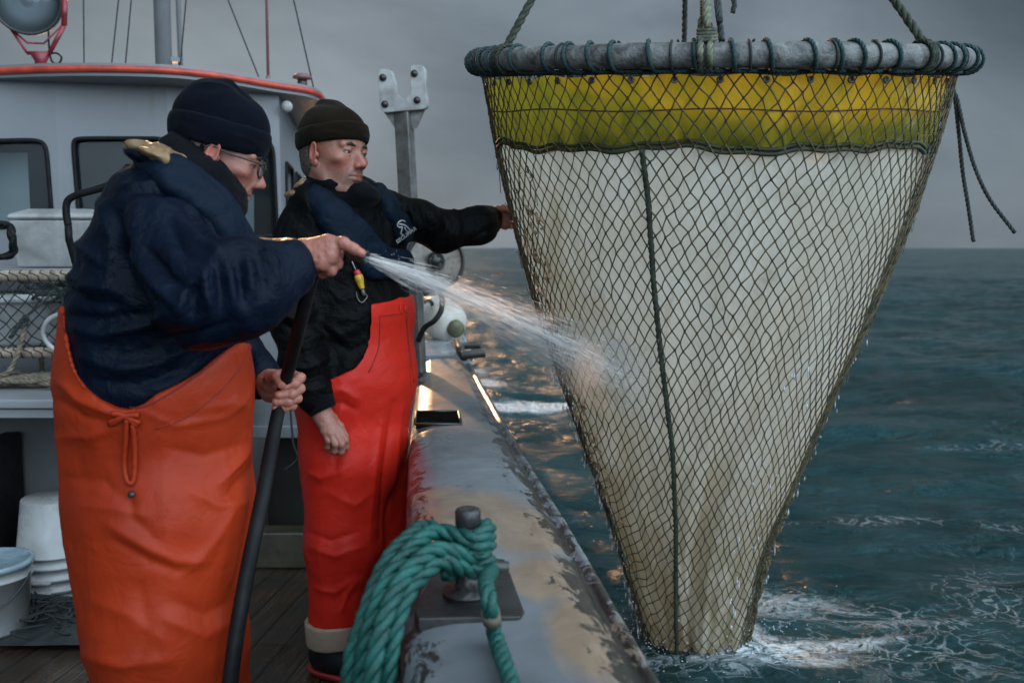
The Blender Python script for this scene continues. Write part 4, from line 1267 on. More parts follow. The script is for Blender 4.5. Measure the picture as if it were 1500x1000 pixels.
# ---------------------------------------------------------------- wheelhouse
ZR = 2.22
def wheelhouse():
    e = empty('wheelhouse', (-2.2, 5.4, 0), 'white wheelhouse with dark rounded windows under a red-edged overhanging roof', 'wheelhouse')
    # roof outline seen from below
    fr = [G(x, y, ZR) for x, y in ((-420, 122), (-180, 111), (-40, 105), (60, 101), (150, 100), (250, 103), (330, 112), (400, 124), (450, 132), (470, 141), (477, 153))]
    fr = crom(fr, 6)
    back = [fr[-1] + np.array([-.15, 1.6, 0]), fr[0] + np.array([0, 4.0, 0])]
    poly = list(fr) + back
    b = MB(); b.prism([p_ + np.array([0, 0, -.035]) for p_ in poly], (0, 0, .06)); b.build('roof', M['cabin_paint'], e, False)
    b = MB(); b.tube([p_ + np.array([0, -.004, -.004]) for p_ in list(fr) + [back[0]]], .017, 10); b.build('roof_rim', M['red_trim'], e)
    # walls in plan
    def W(px, d): return np.array([P(px, 300, d)[0], d, 0])
    plan = [W(-420, 4.62), W(-60, 4.72), W(88, 4.80), W(250, 4.92), W(412, 5.2)]
    side = np.array([plan[-1][0] - .30, 7.2, 0])
    plan.append(side)
    zt = ZR - .035
    def pxz(px, py, a, b_):
        """point of the vertical wall plane a-b_ seen at px, py"""
        r = ray(px, py); n = np.array([-(b_ - a)[1], (b_ - a)[0], 0]); o = np.array([0, 0, H])
        t = ((a - o) @ n) / (r @ n); return o + r * t
    wins = {0: None, 1: [(-50, 208), (52, 205), (68, 212), (76, 312), (74, 330), (-50, 335)],
            2: [(107, 210), (112, 203), (236, 203), (243, 209), (247, 345), (243, 352), (124, 352), (118, 345)],
            3: [(290, 208), (297, 203), (392, 208), (400, 216), (406, 338), (402, 346), (297, 346), (290, 338)],
            4: None}
    wb = MB()
    for i in range(5):
        a, c = plan[i], plan[i + 1]
        A0 = a + np.array([0, 0, .0]); C0 = c + np.array([0, 0, 0]); C1 = c + np.array([0, 0, zt]); A1 = a + np.array([0, 0, zt])
        nrm = np.array([(c - a)[1], -(c - a)[0], 0]); nrm /= np.linalg.norm(nrm)
        wl = wins[i]
        if i == 4:
            u = (c - a) / np.linalg.norm(c - a)
            wl3 = [[a + u * s + np.array([0, 0, z]) for s, z in ((q, 1.52), (q, 1.86), (q + .52, 1.86), (q + .52, 1.52))] for q in (.3, 1.05)]
            wl3 = [[w_[0], w_[1], w_[2], w_[3]] for w_ in wl3]
        elif wl: wl3 = [[pxz(x, y, a, c) for x, y in wl]]
        else: wl3 = []
        if not wl3:
            wb.prism([A0, C0, C1, A1], -nrm * .05); continue
        # split the wall into vertical strips, one hole in each
        u = (c - a) / np.linalg.norm(c - a); Lw = np.linalg.norm(c - a)
        cuts = [0.] + [((max((p_ - a) @ u for p_ in wl3[k]) + min((p_ - a) @ u for p_ in wl3[k + 1])) / 2) for k in range(len(wl3) - 1)] + [Lw]
        for k, hole in enumerate(wl3):
            h2 = np.array([[(p_ - a) @ u, p_[2]] for p_ in hole])
            # round the corners
            for _ in range(3):
                q = []
                for j in range(len(h2)):
                    s_, t_ = h2[j], h2[(j + 1) % len(h2)]; L_ = np.linalg.norm(t_ - s_); f = min(.25, .03 / L_)
                    q += [s_ + (t_ - s_) * f, s_ + (t_ - s_) * (1 - f)]
                h2 = np.array(q)
            ctr = h2.mean(0)
            x0, x1 = cuts[k], cuts[k + 1]
            outer = []
            for p_ in h2:
                dct = p_ - ctr; t = 1e9
                for lim, ax_ in ((x0, 0), (x1, 0), (0., 1), (zt, 1)):
                    if abs(dct[ax_]) > 1e-9:
                        q = (lim - ctr[ax_]) / dct[ax_]
                        if q > 0: t = min(t, q)
                outer.append(ctr + dct * t)
            # add true corners by snapping the nearest outer point
            outer = np.array(outer)
            for cx, cz in ((x0, 0), (x1, 0), (x0, zt), (x1, zt)):
                j = int(np.argmin(np.abs(np.arctan2(outer[:, 1] - ctr[1], outer[:, 0] - ctr[0]) - math.atan2(cz - ctr[1], cx - ctr[0])))); outer[j] = (cx, cz)
            n = len(h2); V = []
            for arr, off in ((outer, 0), (h2, 0), (h2, -.05), (outer, -.05)):
                for p_ in arr: V.append(a + u * p_[0] + np.array([0, 0, p_[1]]) + nrm * off)
            F = []
            for j in range(n):
                j2 = (j + 1) % n
                F += [(j, j2, n + j2, n + j), (n + j, n + j2, 2*n + j2, 2*n + j), (2*n + j, 2*n + j2, 3*n + j2, 3*n + j)]
            wb.add(V, F)
            fr_ = [a + u * p_[0] + np.array([0, 0, p_[1]]) for p_ in ctr + (h2 - ctr) * 1.0]
            wb2 = MB(); wb2.tube([p_ + nrm * .004 for p_ in fr_], .011, 6, closed=True)
            wf = wb2.build('window', M['rubber'], e)
            g = MB(); g.add([p_ - nrm * .03 for p_ in fr_], [tuple(range(n))]); g.build('pane', M['window'], wf, False)
    wb.build('wall', M['cabin_paint'], e, False)
    # inside: dark back wall, pale panels standing in for reflections in the panes
    ib = MB(); ib.box((-4.2, 6.3, 1.0), (-1.5, 6.35, 2.1)); ib.box((-4.2, 4.9, 1.0), (-1.5, 6.35, 1.02)); ib.build('cabin_inside', M['cabin_dark'], e, False)
    cb = MB()
    pts = [P(x, 260, 4.98) for x in range(-60, 44, 2)]
    V = []
    for p_ in pts: V += [(p_[0], p_[1], 1.35), (p_[0], p_[1], 1.86)]
    cb.add(V, [(2*i, 2*i+2, 2*i+3, 2*i+1) for i in range(len(pts) - 1)]); cb.build('pane_reflection', M['pane_reflection'], e)
    cb = MB(); cb.add([P(150, 290, 5.3), P(172, 290, 5.3), P(172, 345, 5.3), P(150, 345, 5.3)], [(0, 1, 2, 3)])
    V = [P(345, 285, 5.4), P(372, 285, 5.4), P(372, 350, 5.4), P(345, 350, 5.4)]; cb.add(V, [(0, 1, 2, 3)]); cb.build('reflection_panels', M['pane_reflection'], e, False)  # pale quads painted as reflections in the middle and right windows
    cb = MB(); cb.box((-.2,-.15,0),(.2,.15,.3), None, P(215, 350, 5.4)); cb.box((-.1,-.1,0),(.1,.1,.22), None, P(330, 350, 5.5)); cb.build('console', M['cabin_dark'], e, False, bevel=.02)
    # small round lens on the corner and a drip rail
    c = P(420, 160, 5.25); 
    b = MB(); b.lathe([(.0, 0), (.03, 0), (.03, .02), (.018, .03), (0, .03)], c + np.array([.02, -.08, 0]), (.2, -1, 0), 16); b.build('lamp_lens', M['plastic_white'], e)
wheelhouse()
def roof_gear():
    zt = ZR + .025
    # mast with stay pipe
    d = 5.5; base = P(240, 100, d); base[2] = zt; k = d / 1400
    e = empty('mast', base, 'thick white mast standing on the wheelhouse roof', 'mast')
    b = MB(); b.tube([base, base + np.array([.01, 0, 3.2])], 11.5 * k, 24); b.build('pole', M['white_paint'], e)
    b = MB(); b.tube([base + np.array([20 * k, .05, 0]), base + np.array([17 * k, .05, 3.0])], 3.6 * k, 10); b.build('conduit', M['white_paint'], e)
    b = MB()
    for z in (.17, .75, 1.4): b.box((8 * k, -.01, z), (22 * k, .06, z + .025), None, base)
    b.tube(crom([base + np.array([18*k, 0, .16]), base + np.array([14*k, -.02, .08]), base + np.array([15*k, -.02, 0])], 6), .006, 6)
    b.build('bracket', M['white_paint'], e, False)
    b = MB(); b.lathe([(.085, 0), (.085, .02), (.05, .03)], base, seg=24); b.build('foot', M['white_paint'], e)
    # aerial
    d = 5.6; base = P(393, 121, d); base[2] = zt
    e = empty('whip_aerial', base, 'thin pinkish upright aerial on the wheelhouse roof edge', 'aerial')
    b = MB(); b.tube([base, base + np.array([.004, 0, 1.7])], [.009, .005], 8); b.build('rod', M['aerial'], e)
    b = MB(); b.lathe([(.03, 0), (.03, .012), (.016, .02), (.014, .1), (.009, .11)], base, seg=14); b.build('socket', M['aerial'], e)
    # stays
    for i, (a, c, lab) in enumerate((((122, -40), (122, 99), 'thin vertical wire stay above the left cabin window'),
                   ((178, -40), (158, 97), 'slanting wire stay, second from the left above the wheelhouse'), ((196, -40), (179, 98), 'slanting wire stay just left of the mast'),
                   ((276, -40), (260, 103), 'slanting wire stay close on the right of the mast'), ((318, -40), (386, 119), 'wire stay leaning left of the pinkish aerial'), ((421, -40), (460, 133), 'wire stay leaning over the mushroom vent at the roof corner'))):
        d = 5.4; p0 = P(c[0], c[1], d); p0[2] = zt; p1 = P(a[0], a[1], d); q = p0 + (p1 - p0) * 4
        o = MB().tube([p0, q], .0038, 6).build('wire_stay', M['wire'])
        tag(o, lab, 'wire stay', 'wire stays over the wheelhouse roof')
    d = 5.35; base = P(443, 130, d); base[2] = zt; k = d / 1400
    e = empty('mushroom_vent', base, 'small pinkish mushroom vent at the right corner of the roof', 'vent')
    b = MB(); b.lathe([(.028, 0), (.026, .05)], base, seg=16); b.build('neck', M['black_metal'], e)
    b = MB(); b.lathe([(.02, .045), (.05, .05), (.052, .062), (.035, .075), (0, .078)], base, seg=20); b.build('cap', M['aerial'], e)
    # searchlight
    d = 4.8; k = d / 1400
    foot = P(60, 100, d); foot[2] = zt
    e = empty('searchlight', foot, 'round black searchlight in a red yoke on the wheelhouse roof', 'searchlight')
    c = P(40, 2, d); R = 47 * k; ax = np.array([.28, -.95, -.12]); ax /= np.linalg.norm(ax)
    b = MB(); b.lathe([(0, -.2), (R*.45, -.19), (R*.8, -.12), (R*.97, -.04), (R, 0), (R, .03), (R*.93, .035), (R*.92, .02), (R*.9, .01)], c, ax, 40); b.build('housing', M['black_metal'], e)
    b = MB(); b.lathe([(0, -.1), (R*.3, -.09), (R*.6, -.055), (R*.92, .012)], c, ax, 40); b.build('reflector', pm('lamp_reflector', (.35,.4,.43), (.12,.14,.15), 8, .22, .12, metal=.8), e)
    b = MB(); b.lathe([(0, .0), (R*.26, -.01), (R*.22, .01), (R*.1, .02), (0, .024)], c, ax, 24); b.build('bulb_shield', M['black_metal'], e)
    b = MB(); b.lathe([(R*.91, .014), (R*.5, .026), (0, .03)], c, ax, 40); b.build('front_glass', glass_mat('lamp_glass', (.2,.25,.27), .03, .35), e)
    b = MB(); dd = d
    b.tube([P(95, -6, dd), P(94, 38, dd)], 4.2 * k, 8); b.tube([P(94, 38, dd), P(72, 79, dd)], 3.4 * k, 8)
    b.tube([P(10, 26, dd), P(14, 40, dd)], 4.2 * k, 8); b.tube([P(14, 40, dd), P(40, 78, dd)], 2.0 * k, 8)
    b.tube([P(40, 78, dd), P(75, 78, dd)], 2.6 * k, 8)
    b.tube([P(14, 41, dd), P(40, 63, dd), P(64, 64, dd), P(92, 36, dd)], 1.5 * k, 6); b.build('yoke', M['red_paint'], e)
    b = MB(); t0 = P(59, 78, dd); b.lathe([(.032*.9, 0), (.03*.9, t0[2] - zt - .04), (.05, t0[2] - zt - .0)], foot * np.array([1,1,0]) + np.array([0,0,zt]), seg=16); b.build('stem', M['red_paint'], e)
    b = MB(); b.tube(crom([P(71, 46, dd), P(72, 70, dd), P(76, 90, dd - .02), P(86, 93, dd), P(90, 84, dd), P(82, 78, dd), P(70, 80, dd)], 6), 1.4 * k, 8); b.build('cable', M['rubber'], e)
roof_gear()
# ---------------------------------------------------------------- aft lockers, bench and what lies on it
ZB = .80
def aft():
    e = empty('bench', (-2.2, 3.65, 0), 'white topped work bench against the wheelhouse over a grey front panel', 'bench')
    xr = P(330, 590, 3.7)[0]
    b = MB(); b.box((-4.1, 3.60, ZB - .035), (xr, 4.55, ZB)); b.build('bench_top', M['white_paint'], e, False, bevel=.006)
    b = MB(); b.box((-4.1, 3.62, ZB - .075), (xr, 3.65, ZB - .040)); b.build('trim', M['white_paint'], e, False, bevel=.004)
    b = MB(); b.box((-4.1, 3.92, 0), (xr - .02, 3.97, ZB - .037)); b.build('front_panel', pm('grey_panel', (.075,.078,.08), (.045,.047,.05), 2, .5, .4), e, False)
    b = MB(); b.box((P(0, 700, 3.75)[0] - .05, 3.68, 0), (P(0, 700, 3.75)[0] + .02, 3.9, .62)); b.build('support', M['rubber'], e, False, bevel=.01)
    e = empty('locker', (-1.35, 4.4, 0), 'white steel locker between the two men, its base set back and dark', 'locker')
    x0, x1 = P(352, 500, 4.15)[0], P(470, 500, 4.15)[0]
    b = MB(); b.box((x0, 4.15, .56), (x1, 4.75, 1.285)); b.build('body', M['white_paint'], e, False, bevel=.012)
    b = MB(); b.box((x0 - .02, 4.12, 1.287), (x1 + .02, 4.78, 1.315)); b.build('lid', M['white_paint'], e, False, bevel=.006)
    b = MB(); b.box((x0 - .005, 4.125, .545), (x1 + .005, 4.148, .60)); b.build('lower_flange', M['white_paint'], e, False, bevel=.006)
    b = MB(); b.box((x0 + .05, 4.35, 0), (x1 - .05, 4.7, .558)); b.build('base', M['cabin_dark'], e, False)
    b = MB(); b.box((x0 - .3, 4.0, 0), (x1 + .1, 4.12, .16)); o = b.build('kick_board', pm('old_board', (.07,.06,.03), (.03,.025,.015), 8, .5, .3, .4, 30), None, False, bevel=.01)
    tag(o, 'low mossy timber board lying across the deck in front of the white locker', 'board')
    # hanging cord
    b = MB(); d = 3.95; b.tube(crom([P(424, 560, d), P(426, 610, d), P(430, 650, d), P(436, 668, d), P(430, 678, d), P(417, 688, d)], 8), .0045, 8)
    o = b.build('cord', M['wire']); tag(o, 'thin grey cord hanging in front of the white locker', 'cord')
    # domed white box
    d = 4.2; k = d / 1400
    e = empty('equipment_box', P(75, 392, d), 'white domed equipment box on the shelf left of the cabin window', 'box')
    x0, x1 = P(15, 390, d)[0], P(140, 390, d)[0]; zb = P(50, 392, d)[2]; zt = P(50, 322, d)[2]
    b = MB(); V = []; F = []
    cor = lambda z, ins: [(x0 + ins, d + ins, z), (x1 - ins, d + ins, z), (x1 - ins, d + .3 - ins, z), (x0 + ins, d + .3 - ins, z)]
    V = cor(zb, .018) + cor(zt, 0); b.add(V, [(0,3,2,1),(0,1,5,4),(1,2,6,5),(2,3,7,6),(3,0,4,7),(4,5,6,7)]); b.build('box_body', M['foam_box'], e, False, bevel=.01)
    V = cor(zt + .002, -.006) + cor(zt + .022, -.004) + cor(zt + .05, .06) 
    b = MB(); b.add(V, [(0,3,2,1)] + [(i, (i+1)%4, 4+(i+1)%4, 4+i) for i in range(4)] + [(4+i, 4+(i+1)%4, 8+(i+1)%4, 8+i) for i in range(4)] + [(8,9,10,11)]); b.build('lid', M['foam_box'], e, False, bevel=.014)
    b = MB(); b.box((-3.6, 4.15, zb - .035), (x1 + .25, 4.7, zb - .003)); o = b.build('shelf', M['white_paint'], None, False, bevel=.004)
    tag(o, 'white shelf along the wheelhouse carrying the domed box', 'shelf')
    for x in (-3.5, -2.9, x1 + .2):
        b = MB(); b.box((x, 4.2, ZB + .002), (x + .04, 4.3, zb - .036)); b.build('bracket', M['white_paint'], o, False)
    b = MB(); d2 = 3.3; b.tube(crom([P(100, 330, d2), P(97, 312, d2), P(99, 295, d2), P(112, 286, d2), P(140, 278, d2), P(165, 268, d2), P(188, 245, d2)], 8), .0125, 12)
    b.tube([P(188, 245, d2), P(188, 245, d2) + np.array([.0, .5, .0])], .0125, 12); b.tube([P(100, 330, d2), P(101, 350, d2), P(103, 350, d2) * np.array([1, 1, 0]) + np.array([0, .3, ZB])], .0125, 12)
    o = b.build('grab_rail', M['rubber']); tag(o, 'black bent grab rail beside the white domed box', 'grab rail')
    # black deck gear at the left edge, on the shelf
    b = MB(); rnd = random.Random(2); c = P(2, 345, 4.0)
    for i in range(4):
        a = rnd.uniform(0, 3); q = [c + np.array([.05 * math.cos(a + t) + rnd.uniform(-.01, .01), .02 * math.sin(3 * t), .07 * math.sin(a + t) - .02]) for t in np.linspace(0, 6.0, 14)]
        b.tube(crom(q, 4), .012, 8)
    o = b.build('cable_coil', M['rubber']); tag(o, 'small black coil of cable hanging left of the domed box', 'cable')
    # pot frame with rope-served bars
    d = 3.95; k = d / 1400
    e = empty('pot_frame', P(40, 560, d), 'netted fishing pot with rope-bound bars on the bench behind the man in navy', 'fishing pot')
    xa, xb = P(-60, 400, d)[0], P(150, 400, d)[0]
    zt, zm = P(40, 404, d)[2], P(40, 516, d)[2]
    dep = .45
    def served(a, c, r, name='bar'):
        a = np.array(a, float); c = np.array(c, float); n = int(np.linalg.norm(c - a) / .0022); t = np.linspace(0, 1, n)
        rr = r * (1 + .10 * np.abs(np.sin(t * np.linalg.norm(c - a) * math.pi / .042)) ** .35 + .02 * np.sin(t * n * .9))
        b = MB(); b.tube(a + (c - a) * t[:, None], rr, 12); o = b.build(name, M['pale_rope'], e)
        b = MB(); L_ = np.linalg.norm(c - a); u = (c - a) / L_
        w_ = np.cross(u, [0,0,1.]) if abs(u[2]) < .9 else np.cross(u, [1.,0,0]); w_ /= np.linalg.norm(w_); v_ = np.cross(u, w_)
        cnt = int(L_ / .042)
        hp = []
        for j in range(cnt * 10):
            ph = j / 10 * 2 * math.pi; s_ = (j / 10) * .042
            hp.append(a + u * (s_ // .042 * .042 + .0) * 0 + a * 0 + u * ((j // 10) * .042 + (.006 if j % 10 > 5 else 0)) + r * 1.06 * (w_ * math.cos(ph) + v_ * math.sin(ph)))
        b.tube(hp, .0032, 5); b.build('binding', M['dark_net'], o)
    r = 7.5 * k
    served((xa, d, zt), (xb, d, zt), r); served((xa, d, zm), (xb, d, zm), r); served((xa, d + dep, zt), (xb, d + dep, zt), r); served((xa, d + dep, zm), (xb, d + dep, zm), r)
    served((xb, d, zm), (xb, d, zt), r); served((xb, d + dep, zm), (xb, d + dep, zt), r); served((xb, d, zt), (xb, d + dep, zt), r)
    for x in (xa + .1, xb - .03):
        for y in (d + .02, d + dep):
            b = MB(); b.tube([(x, y, ZB), (x, y, zm)], .012, 8); b.build('foot', M['brown_rope'], e)
    # netting panels, front and back
    cw, ch = .06, .062
    nx = int((xb - xa) / cw); nz = int((zt - zm - .02) / (ch / 2)) + 1
    rnd = random.Random(4)
    for plane in (0, 1):
        b = MB(); g = {}
        for j in range(nz + 1):
            for i in range(nx + 1):
                x = xa + (i + .5 * (j % 2)) * cw + rnd.uniform(-.006, .006); z = zt - .015 - j * (zt - zm - .03) / nz + rnd.uniform(-.004, .004)
                g[i, j] = (x, d + plane * dep - .01 + .012 * math.sin(i * .8 + j), z - .012 * math.sin(i * .6) * (j / nz) * (1 - j / nz) * 4)
        for (i, j), p_ in g.items():
            for di in ((0, 1) if j % 2 else (-1, 0)):
                q = g.get((i + di, j + 1))
                if q: b.tube([p_, q], .0028, 4, False)
        b.build('netting', M['dark_net'], e)
    # tub inside
    c = P(20, 500, d + .26); c[2] = zm + .012
    t = empty('fish_tub', c, 'white round tub lying inside the netted pot', 'tub')
    b = MB(); b.lathe([(.20, 0), (.215, .02), (.235, .2), (.25, .205), (.25, .225), (.235, .225), (.205, .03), (0, .03)], c, seg=40); b.build('shell', M['bucket'], t)
    b = MB(); b.lathe([(.252, .19), (.258, .195), (.258, .215), (.252, .22)], c, seg=40); b.build('rim', M['bucket'], t)
    # dark ropes on top of the tub
    b = MB()
    for i in range(9):
        x0 = xa + .1 + rnd.uniform(0, .1); z0 = zt - rnd.uniform(.03, .10)
        pts = [(x0 + j * .09, d + rnd.uniform(.03, .3), z0 + rnd.uniform(-.02, .02) - .02 * math.sin(j)) for j in range(6)]
        rope_geo(b, crom(pts, 6), rnd.uniform(.006, .01), seg=5)
    q = [P(62, 425, d + .03), P(68, 418, d + .03), P(80, 420, d + .03), P(90, 432, d + .03), P(94, 455, d + .03)]; rope_geo(b, crom(q, 6), .008, seg=5)
    o = b.build('rope_tangle', M['charcoal_rope']); tag(o, 'tangle of dark green ropes stuffed in the top of the netted pot', 'rope')
    b = MB(); rope_geo(b, crom([P(-10, 553, d - .08), P(12, 545, d - .08), P(25, 520, d - .06), P(34, 490, d - .04), P(38, 470, d - .035)], 8), .011, seg=6)
    o = b.build('brown_rope', M['brown_rope']); tag(o, 'short frayed brown rope tied to the front of the netted pot', 'rope')
    b = MB(); rope_geo(b, crom([P(15, 495, d - .045), P(33, 468, d - .045), P(39, 462, d - .045), P(38, 475, d - .04), P(30, 480, d - .04)], 8), .009, seg=6); rope_geo(b, crom([P(40, 462, d - .04), P(60, 445, d - .03), P(75, 430, d)], 8), .006, seg=5)
    b.build('hitch', M['charcoal_rope'], o)
    b = MB(); b.tube(crom([P(104, 458, d - .05), P(82, 462, d - .05), P(68, 472, d - .05), P(63, 488, d - .05), P(70, 503, d - .05), P(84, 514, d - .05), P(104, 522, d - .05)], 8), .0105, 10)
    o = b.build('white_hose', M['plastic_white']); tag(o, 'loop of white hose on the netted pot behind the man in navy', 'hose')
    b = MB()
    for i in range(12):
        x0 = xa + rnd.uniform(-.05, .1); y0 = d + rnd.uniform(-.1, .08)
        pts = [(x0 + j * .1, y0 + rnd.uniform(-.03, .03), ZB + .012 + rnd.uniform(0, .035)) for j in range(9)]
        rope_geo(b, crom(pts, 5), rnd.uniform(.007, .013), seg=5)
    o = b.build('rope_pile', M['brown_rope']); tag(o, 'pile of brown ropes lying along the bench under the netted pot', 'rope')
    # buckets
    def bucket(c, r0, r1, h, flip, name_lab, lid=False, handle=None):
        e = empty('bucket', c, name_lab, 'bucket', 'white plastic buckets')
        pr = [(0, 0), (r0, 0), (r0 + .003, .006), (r1, h - .05), (r1 + .008, h - .05), (r1 + .008, h - .043), (r1 + .001, h - .042), (r1 + .002, h - .012), (r1 + .009, h - .012), (r1 + .009, h), (r1 - .003, h), (r1 - .006, h - .03)]
        if not lid: pr += [(r0 - .004, .01), (0, .01)]
        if flip: pr = [(r, h - z) for r, z in pr][::1]
        b = MB(); b.lathe(pr, c, seg=48); b.build('shell', M['bucket'], e)
        if lid:
            b = MB(); b.lathe([(r1 + .012, h - .012), (r1 + .013, h + .006), (r1 - .004, h + .008), (r1 - .012, h + .001), (0, h + .003)], c, seg=48); b.build('lid', M['bucket_lid'], e)
        if handle is not None:
            b = MB(); zz = (.035 if flip else h - .035)
            pts = [c + np.array([(r1 + .012) * math.cos(t), -(r1 + .012) * abs(math.sin(t)) * 1.0 if False else -(r1 + .014) * math.sin(t), zz - handle * math.sin(t)]) for t in np.linspace(0, math.pi, 26)]
            b.tube(pts, .0025, 6); hd = b.build('handle', M['wire'], e)
            b = MB(); m_ = pts[10:17]; b.tube(m_, .008, 10); b.build('grip', M['plastic_white'], hd)
        return e
    c = G(-14, 930, 0); bucket(np.array([c[0], c[1], .004]), .12, .142, .265, False, 'lidded white bucket at the left edge standing in front of the bucket stack', True, .12)
    c = G(84, 868, 0); c = np.array([c[0], c[1], .004])
    labs = ['white bucket at the bottom of the upturned stack', 'white bucket second from the bottom of the upturned stack', 'white bucket third from the bottom of the upturned stack', 'white upturned bucket on top of the stack']
    for i in range(4):
        bucket(c + np.array([.003 * i, 0, i * .045]), .122, .148, .255, True, labs[i], False, (-.01 if i in (0, 1) else None))
    # heap of black netting by the buckets
    b = MB(); rnd2 = np.random.default_rng(5)
    o0 = G(60, 930, 0)
    gx = np.linspace(-.9, .42, 60); gy = np.linspace(-.16, .28, 30)
    X, Y = np.meshgrid(gx, gy, indexing='ij'); q = np.stack([X.ravel() * 6, Y.ravel() * 6, 0 * X.ravel()], 1)
    Z = .02 + .045 * (fbm(q, 4, 3) + .6) * np.clip((.42 - X.ravel()) * 6, 0, 1) * np.clip((Y.ravel() + .17) * 8, 0, 1)
    V = np.stack([o0[0] + X.ravel(), o0[1] + Y.ravel() + .02, Z], 1)
    F = [(i*30+j, (i+1)*30+j, (i+1)*30+j+1, i*30+j+1) for i in range(59) for j in range(29)]
    b.add(V, F)
    for k in range(60):
        p0 = np.array([o0[0] + rnd2.uniform(-.7, .35), o0[1] + rnd2.uniform(-.13, .2), .06])
        pts = [p0 + rnd2.normal(0, .035, 3) * np.array([1, 1, .3]) for _ in range(5)]
        b.tube(crom(pts, 4), .004, 5)
    o = b.build('black_netting', M['dark_net']); tag(o, 'heap of black netting on the deck beneath the white buckets', 'netting')
    # deck fitting
    c = G(386, 808, 0)
    b = MB(); b.lathe([(.036, 0), (.036, .004), (.028, .006), (.022, .005), (.012, .003), (0, .003)], c, seg=28)
    o = b.build('deck_plug', pm('brass_plug', (.3,.24,.13), (.15,.12,.07), 30, .4, metal=.6)); tag(o, 'round brass filler cap set in the dark deck', 'deck cap')
aft()
# ---------------------------------------------------------------- people
def surf(f, px, py, d0=.5, d1=6, out=0.0):
    """first point of an implicit surface along the view ray through a photo pixel, and its normal"""
    r = ray(px, py); o = np.array([0, 0, H]); t = d0
    for _ in range(160):
        p = (o + r * t)[None].astype(np.float32); v = float(f(p)[0])
        if v < .0008 or t > d1: break
        t += max(v * .7, .0006)
    p = o + r * t; e = .004
    n = np.array([float(f((p + e * k)[None].astype(np.float32))[0] - f((p - e * k)[None].astype(np.float32))[0]) for k in np.eye(3)])
    n /= np.linalg.norm(n) + 1e-9
    return p + n * out, n
from mathutils.bvhtree import BVHTree
def bvh_of(o):
    org = Vector(o.parent.location) if o.parent else Vector((0, 0, 0))
    return BVHTree.FromPolygons([v.co + org for v in o.data.vertices], [tuple(p.vertices) for p in o.data.polygons])
def lay(bt, px, py, out=0.0):
    r = Vector(ray(px, py)).normalized(); h = bt.ray_cast(Vector((0, 0, H)), r)
    if h[0] is None: return None
    n = h[1] if h[1].dot(r) < 0 else -h[1]
    return np.array(h[0] + n * out)
def lpoly(bt, pts, n=8, out=.001):
    q = crom([(x, y, 0) for x, y in pts], n)
    q = [lay(bt, x, y, out) for x, y, _ in q]
    q = np.array([v for v in q if v is not None])
    for _ in range(2): q[1:-1] = q[1:-1] * .5 + (q[:-2] + q[2:]) * .25
    return q
def spoly(f, pts, n=8, out=0.002, d0=.5):
    """a smooth curve laid on a surface, given by photo pixels"""
    q = crom([(x, y, 0) for x, y in pts], n)
    return np.array([surf(f, x, y, d0, out=out)[0] for x, y, _ in q])
def skin_part(name, f, lo, hi, h, m, parent, disp=None, it=1):
    V, F = surfnet(f, lo, hi, h)
    V = relax(V, F, it, .5)
    if disp is not None:
        Nn = vnormals(V, F)
        V = V + Nn * disp(V, Nn)[:, None]
        V = relax(V, F, 1, .25)
    o = mesh_obj(name, V, F, m, parent)
    return o, V

